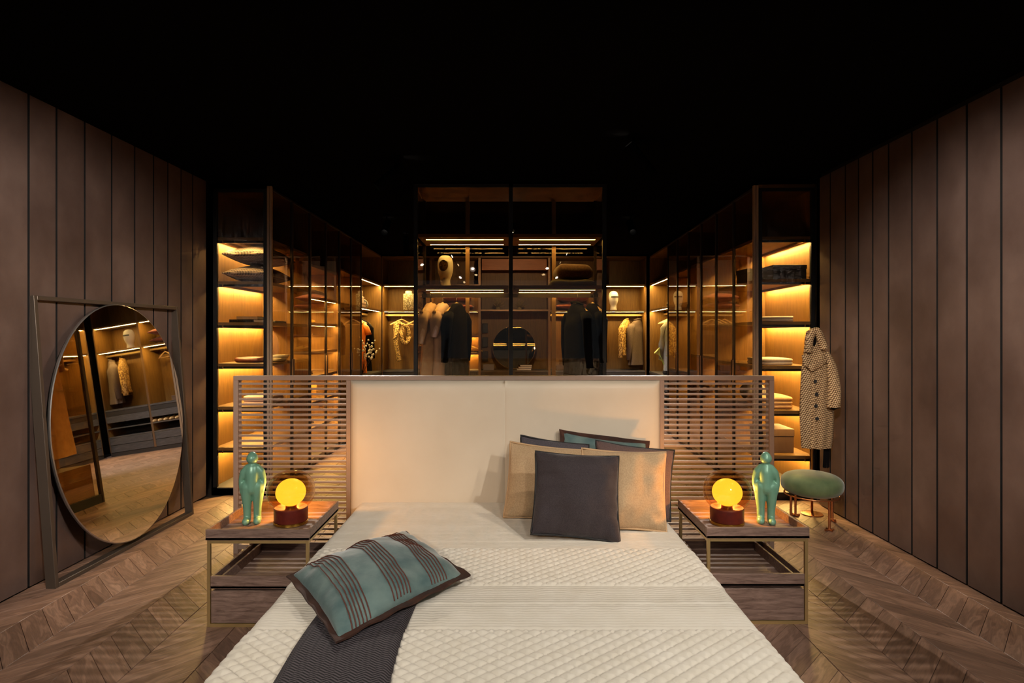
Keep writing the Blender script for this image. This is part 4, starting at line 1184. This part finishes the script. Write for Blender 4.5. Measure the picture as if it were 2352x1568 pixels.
for i, (x, z, mt, kd, lab) in enumerate([
    (.30, 1.641, 'shoeyellow', 'heel', 'ochre heeled shoe, near one on the upper shoe shelf'),
    (.44, 1.641, 'shoeyellow', 'heel', 'ochre heeled shoe, middle one on the upper shoe shelf'),
    (.58, 1.641, 'shoeyellow', 'heel', 'ochre heeled shoe, far one on the upper shoe shelf'),
    (.34, 1.021, 'shoebrown', 'flat', 'glossy brown shoe, near one on the fourth shoe shelf'),
    (.48, 1.021, 'shoebrown', 'flat', 'glossy brown shoe, far one on the fourth shoe shelf'),
    (.36, .421, 'shoebrown', 'flat', 'brown shoe, near one on the lowest shoe shelf'),
    (.52, .421, 'shoebrown', 'flat', 'brown shoe, far one on the lowest shoe shelf')]):
    shoe(lab, at(L2, x, .40, z), RZL + R(8), M[mt], kd)
carton('yellow shoe box on the fifth shoe shelf', at(L2, .42, .28, .722), .3, .34, .17, plain('ochre_card', lin(190, 140, 60), .7))
shoe('small gold sandal on the shelf beside the black dress', at(K2, .55, .36, 1.181), R(75), M['shoeyellow'], 'flat')
shoe('small gold sandal leaning by its twin beside the black dress', at(K2, .70, .36, 1.181), R(60), M['shoeyellow'], 'flat')
def goldbranch():
    rnd = random.Random(5)
    t = thing('dried_branch', 'gold dried branch bunch on the third shoe shelf', 'branch', at(L2, .34, .25, 1.312))
    for i in range(26):
        d = Vector((rnd.uniform(-1, 1)*.1, rnd.uniform(-1, 1)*.1, rnd.uniform(.08, .24)))
        MB().tube([(0, 0, .005), d*.6, d], [.004, .004, .003], 5).sphere(d, .016, 6, 5, (1, 1, .6)).build('sprig', M['shoeyellow'], t, smooth=True)
goldbranch()

# ------------------------------------------------------------------ left wing open bay and rails
hung_z = 1.874
x = mat_at(L3, .55, .27, hung_z)
hanger('wooden hanger carrying the long pale dress behind glass', tuple(x), R(70), GH)
garment('dress', 'long pale dress behind the glass doors', 'dress', tuple(x), R(70), dressprof(1.05, .2, .17, .2), M['creamcloth'], None, seed=12, sleeves=[sleeve(1, .19, .4), sleeve(-1, .19, .4)])
x = mat_at(L4, .55, .27, hung_z)
hanger('wooden hanger carrying the orange dress', tuple(x), R(18), GH)
garment('dress', 'orange short-sleeved dress in the open wardrobe bay', 'dress', tuple(x), R(18), dressprof(1.0, .21, .17, .2), M['orange'], None, seed=13, ripple=.12, sleeves=[sleeve(1, .17, .10, .075, .075, .05), sleeve(-1, .17, .10, .075, .075, .05)])
x = mat_at(L4, .78, .27, hung_z)
hanger('wooden hanger carrying the black dress behind the orange one', tuple(x), R(22), GH)
garment('dress', 'black dress hanging behind the orange dress', 'dress', tuple(x), R(22), dressprof(.98, .22, .2, .22), M['blackcloth'], None, seed=14, sleeves=[sleeve(1, .2, .5), sleeve(-1, .2, .5)])
hanger('empty wooden hanger in front of the orange dress', at(L4, .30, .27, hung_z), R(14), GH)
def towel():
    t = thing('rolled_towel', 'grey rolled towel on the open shelf above the orange dress', 'towel', at(L4, .95, .22, 1.942), R(20))
    pts = []
    n = 64
    for i in range(n+1):
        a = 2*PI*3*i/n; r_ = .016 + .056*i/n; pts.append((r_*math.cos(a), .072+r_*math.sin(a)))
    a = [(x, -.17, z) for x, z in pts]; b = [(x, .17, z) for x, z in pts]
    th = [(x*.86, z) for x, z in pts]
    o = MB().grid([a, b]).build('roll', M['towel'], t, smooth=True)
    s = o.modifiers.new('thick', 'SOLIDIFY'); s.thickness = .012; s.offset = 0
    MB().tube([(.078*math.cos(2*PI*i/24), -.02, .076+.078*math.sin(2*PI*i/24)) for i in range(24)], .004, 6, True).build('tie', M['white'], t)
towel()
for i in range(3):
    carton('pale pink box, ' + ['bottom', 'middle', 'top'][i] + ' of the stack beside the rolled towel', at(L4, .60, .24, 1.942+.092*i), .26-.03*i, .24-.03*i, .09, M['pinkbox'], RZL+R(6*i), 'pink box stack')
def blossoms():
    rnd = random.Random(9)
    t = thing('blossom_vase', 'glass vase of white cotton blossom branches before the orange dress', 'vase', at(L4, .42, .10, .862))
    MB().lathe([(.04, 0), (.05, .02), (.052, .12), (.03, .18), (.036, .21)], 24, cap=False).build('vase', M['clear'], t, smooth=True)
    for i in range(9):
        d = Vector((rnd.uniform(-.12, .28), rnd.uniform(-.25, .1), rnd.uniform(.4, .66)))
        mid = d*.5 + Vector((rnd.uniform(-.03, .03), rnd.uniform(-.03, .03), .05))
        br = MB().tube(smooth_path([(0, 0, .01), mid, d], 4), .0032, 5).build('branch', M['twig'], t, smooth=True)
        for k in range(6):
            q = mid.lerp(d, k/5) + Vector((rnd.uniform(-.02, .02), rnd.uniform(-.02, .02), rnd.uniform(-.01, .02)))
            MB().sphere(q, rnd.uniform(.012, .02), 8, 6).build('blossom', M['petal'], br, smooth=True)
blossoms()
# left end wardrobe shelf contents
def tablet(label, loc, rz):
    t = thing('tablet_case', label, 'case', loc, rz)
    MB().box(-.13, .13, -.09, .09, 0, .018).build('case', M['greybox'], t, bevel=.004)
    MB().box(-.12, .12, -.08, .08, .018, .021).build('flap', M['paper'], t)
    return t
book('black book lying on the shelf under the checked pillows', at(L1, .30, .30, 1.622), .34, .26, .03, M['blackcloth'], R(80))
book('dark brown book on top of the black one', at(L1, .34, .32, 1.654), .26, .2, .028, M['brownbox'], R(95))
tablet('silver document case leaning flat beside the dark books', at(L1, .40, .14, 1.622), R(88))
slab_cloth('folded_bag', 'dark red leather clutch on the fourth shelf of the end wardrobe', 'bag', at(L1, .34, .30, 1.235), .36, .26, .045, M['brownleather'], RZL, 1)
def bowl():
    t = thing('bowl', 'shallow white bowl beside the dark red clutch', 'bowl', at(L1, .70, .20, 1.235))
    MB().lathe([(.05, 0), (.1, .02), (.12, .055), (.115, .055), (.09, .022), (.002, .012)], 32, cap=False).build('bowl_body', M['white'], t, smooth=True)
bowl()
slab_cloth('folded_shirt', 'pale folded shirt on the fourth shelf near the bowl', 'shirt', at(L1, .42, .12, 1.235), .26, .16, .03, M['whitecloth'], RZL, 1)
slab_cloth('folded_shirt', 'lilac folded shirts behind the slatted headboard wing', 'shirt', at(L1, .35, .2, .828), .36, .3, .08, M['pinkcloth'], RZL, 3)
# right wing contents
slab_cloth('folded_shirt', 'cream folded shirt on the third shelf beside the coat', 'shirt', at(R1, .95, .25, 1.627), .34, .28, .05, M['whitecloth'], RZR, 2)
slab_cloth('folded_shirt', 'cream folded trousers on the fourth shelf beside the coat', 'trousers', at(R1, .86, .25, 1.222), .46, .30, .06, M['whitecloth'], RZR, 2)
slab_cloth('folded_shirt', 'tan folded sweaters on the fifth shelf beside the coat', 'sweater', at(R1, .85, .25, .812), .42, .32, .11, M['tancloth'], RZR, 3)
slab_cloth('folded_bag', 'pale grey soft bag next to the tan sweaters', 'bag', at(R1, .45, .25, .812), .26, .22, .20, M['towel'], RZR, 1)
carton('brown cardboard box on the lowest shelf beside the coat', at(R1, .86, .27, .402), .34, .28, .22, M['brownbox'], RZR)
carton('grey lidded box on the second shelf of the coat-side wardrobe', at(R1, .62, .16, 2.016), .24, .18, .14, M['greybox'], RZR+R(6))
carton('long dark drawer box on the second shelf beside the coat', at(R1, .96, .33, 2.016), .34, .3, .13, M['cabinet_dark'], RZR)
# right open bay
def hat():
    t = thing('hat', 'straw hat with dark band on the open shelf beside the mannequin head', 'hat', at(R4, .96, .2, 1.942))
    n = [(.155, 0), (.16, .006), (.1, .014), (.088, .02), (.084, .085), (.075, .105), (.04, .115), (.002, .115)]
    MB().lathe(n, 36, sx=1, sy=1.1, cap=False).build('crown_and_brim', plain('straw', lin(226, 206, 164), .8, 0, lin(205, 182, 138), 60, .4, 200), t, smooth=True)
    MB().lathe([(.0905, .02), (.0875, .05)], 36, sy=1.1, cap=False).build('hat_band', M['blackcloth'], t, smooth=True)
hat()
for i in range(4):
    hanger(['empty', 'empty second', 'empty third', 'wooden'][i] + [' hanger nearest the back corner', ' hanger from the back corner', ' hanger from the back corner', ' hanger carrying the grey knit coat'][i], at(R4, .55+.14*i, .27, hung_z), R(-20+3*i), GH)
garment('coat', 'grey knit coat at the end of the hanger row', 'coat', at(R4, .97, .27, hung_z), R(-14), dressprof(.95, .2, .2, .22, .09), M['greycloth'], None, seed=15, sleeves=[sleeve(1, .2, .5, .06, .05, .04), sleeve(-1, .2, .5, .06, .05, .04)])
def calla():
    t = thing('calla_lily', 'calla lilies with green leaves in a low vase under the grey knit', 'plant', at(R4, .95, .10, .862))
    MB().lathe([(.04, 0), (.055, .03), (.05, .07), (.035, .09)], 20).build('vase', M['cabinet_dark'], t, smooth=True)
    for k, (dx, dy, h) in enumerate(((-.10, -.02, .30), (.02, -.05, .26), (-.04, .06, .2))):
        MB().tube(smooth_path([(0, 0, .07), (dx*.4, dy*.4, h*.6), (dx, dy, h)], 4), .006, 6).build('stem', M['leaf'], t, smooth=True)
        rows = []
        for i in range(7):
            f = i/6; r_ = .006 + .04*f**1.5; rows.append([(dx + dx*.5*f + r_*math.cos(2*PI*j/14), dy + r_*math.sin(2*PI*j/14), h + .09*f + .05*f*math.cos(2*PI*j/14)) for j in range(14)])
        MB().grid(rows, closeu=True).build('flower', plain('calla', lin(206, 206, 110), .5), t, smooth=True)
calla()
# row of wooden shoe trees on the lower shelf (seen in the mirror)
def shoetree(label, loc, rz):
    t = thing('shoe_tree', label, 'shoe tree', loc, rz, 'wooden shoe trees on the lower shelf')
    mb = MB(); chain(mb, [(0, 0, .03, .028, .028), (0, -.07, .028, .034, .04), (0, -.13, .02, .02, .03)], 10, 4)
    mb.build('toe_form', M['hangerwood'], t, smooth=True)
    MB().tube([(0, 0, .04), (0, .08, .06)], .006, 6).build('rod', M['steel'], t, smooth=True)
    MB().sphere((0, .1, .05), .028, 10, 8, (.8, 1, 1)).build('heel_block', M['hangerwood'], t, smooth=True)
for i in range(6):
    u, xx = (K4, .28+.11*i)
    shoetree('wooden shoe tree on the lower shelf, ' + ['first', 'second', 'third', 'fourth', 'fifth', 'sixth'][i] + ' from the dressing bay', at(u, xx, .18, .521), R(10))

# ------------------------------------------------------------------ tweed coat and its stand
def coat():
    X, Y = 2.545, 4.86
    st = thing('coat_stand', 'slim brass coat stand behind the green stool', 'coat stand', (X, Y+.07, 0))
    MB().lathe([(.085, 0), (.085, .008), (.012, .014)], 28).build('base', M['copper'], st, smooth=True, autosmooth=40)
    MB().tube([(0, 0, .01), (0, 0, 1.50)], .010, 10).build('pole', M['copper'], st, smooth=True)
    MB().tube(smooth_path([(0, 0, 1.49), (-.01, -.03, 1.535), (-.02, -.06, 1.52), (-.02, -.075, 1.49)], 4), .006, 8).build('hook', M['copper'], st, smooth=True)
    t = thing('coat', 'brown and cream tweed coat with dark buttons hanging by the panelled wall', 'coat', (X, Y, 0))
    tw = M['tweed']
    prof = [(1.545, .016, .02, -.045), (1.53, .034, .04, -.045), (1.47, .055, .05, -.035), (1.40, .075, .055, -.02), (1.33, .10, .06, -.005), (1.25, .118, .065, .0), (1.20, .126, .068, .0),
            (1.10, .130, .07, .0), (.95, .134, .07, .0), (.80, .137, .072, 0), (.68, .131, .07, -.002), (.572, .122, .066, -.006)]
    rows = loft(prof, 60, .05, 5, 2)
    MB().grid(rows, closeu=True).fan(rows[0], True).build('body', tw, t, smooth=True)
    # collar turned up as an arch round the hook, black ball paints the shade in its gap
    MB().tube(smooth_path([(-.085, -.045, 1.36), (-.082, -.055, 1.46), (-.055, -.06, 1.53), (-.02, -.062, 1.525), (.01, -.065, 1.45), (.03, -.07, 1.39)], 5), [.028]*13 + [.032]*13, 10, flat=1.0).build('collar', tw, t, smooth=True)
    MB().sphere((-.045, -.045, 1.455), .03, 14, 10, (.62, .8, 1.5)).build('neck_shade', M['blackcloth'], t, smooth=True)
    # notched lapel
    def flap(nm, poly, y, th, mat):
        return MB().prism([(x, y + dy, z) for x, dy, z in poly], (0, -th, 0)).build(nm, mat, t, bevel=.003)
    flap('lapel', [(-.115, .01, 1.245), (-.02, -.008, 1.305), (.04, 0, 1.345), (.045, .004, 1.318), (.055, .006, 1.312), (.03, 0, 1.28), (-.02, -.006, 1.245), (-.085, .002, 1.205)], -.070, .024, tw)
    flap('lapel', [(-.14, .03, 1.335), (-.10, .012, 1.35), (-.085, .008, 1.30), (-.10, .01, 1.25), (-.125, .02, 1.245)], -.060, .020, tw)
    # front overlap
    fe = [[(-.075 + .006*math.sin(z*9), -.0735 - .004*math.sin(z*7), z), (-.069 + .006*math.sin(z*9), -.082 - .004*math.sin(z*7), z), (-.045, -.076, z)] for z in [1.2 - .62*i/20 for i in range(21)]]
    MB().grid(fe).build('front_edge', tw, t, smooth=True)
    # near sleeve with cuff
    sl = smooth_path([(.062, -.035, 1.36), (.092, -.06, 1.25), (.100, -.085, 1.10), (.094, -.097, .945)], 6)
    MB().tube(sl, [.030 + .019*min(1, i/6) for i in range(len(sl))], 16, flat=.7).build('sleeve', tw, t, smooth=True)
    MB().tube([(.090, -.097, .957), (.091, -.098, .917)], [.054, .053], 18, flat=.74).build('cuff', tw, t, smooth=True, autosmooth=50)
    MB().lathe([(.05, .9165), (.001, .895)], 18, (.091, -.098, 0), 1, .72, cap=False).build('cuff_lining', M['blackcloth'], t, smooth=True)
    for z, xx in ((1.125, -.052), (1.02, -.04), (.925, -.046), (.822, -.036)):
        b = MB().lathe([(.001, 0), (.0145, 0), (.0155, .004), (.013, .007), (.001, .005)], 18, cap=False).xf(Matrix.Translation((xx, -.079, z)) @ Matrix.Rotation(R(90), 4, 'X')).build('button', M['blackpipe'], t, smooth=True, autosmooth=50)
    flap('belt_tail', [(.055, 0, .60), (.085, 0, .60), (.078, 0, .405), (.045, 0, .41)], -.01, .006, M['blackcloth'])
    flap('belt_tail', [(.085, 0, .60), (.11, 0, .60), (.108, 0, .41), (.085, 0, .40)], .0, .006, M['blackcloth'])
coat()
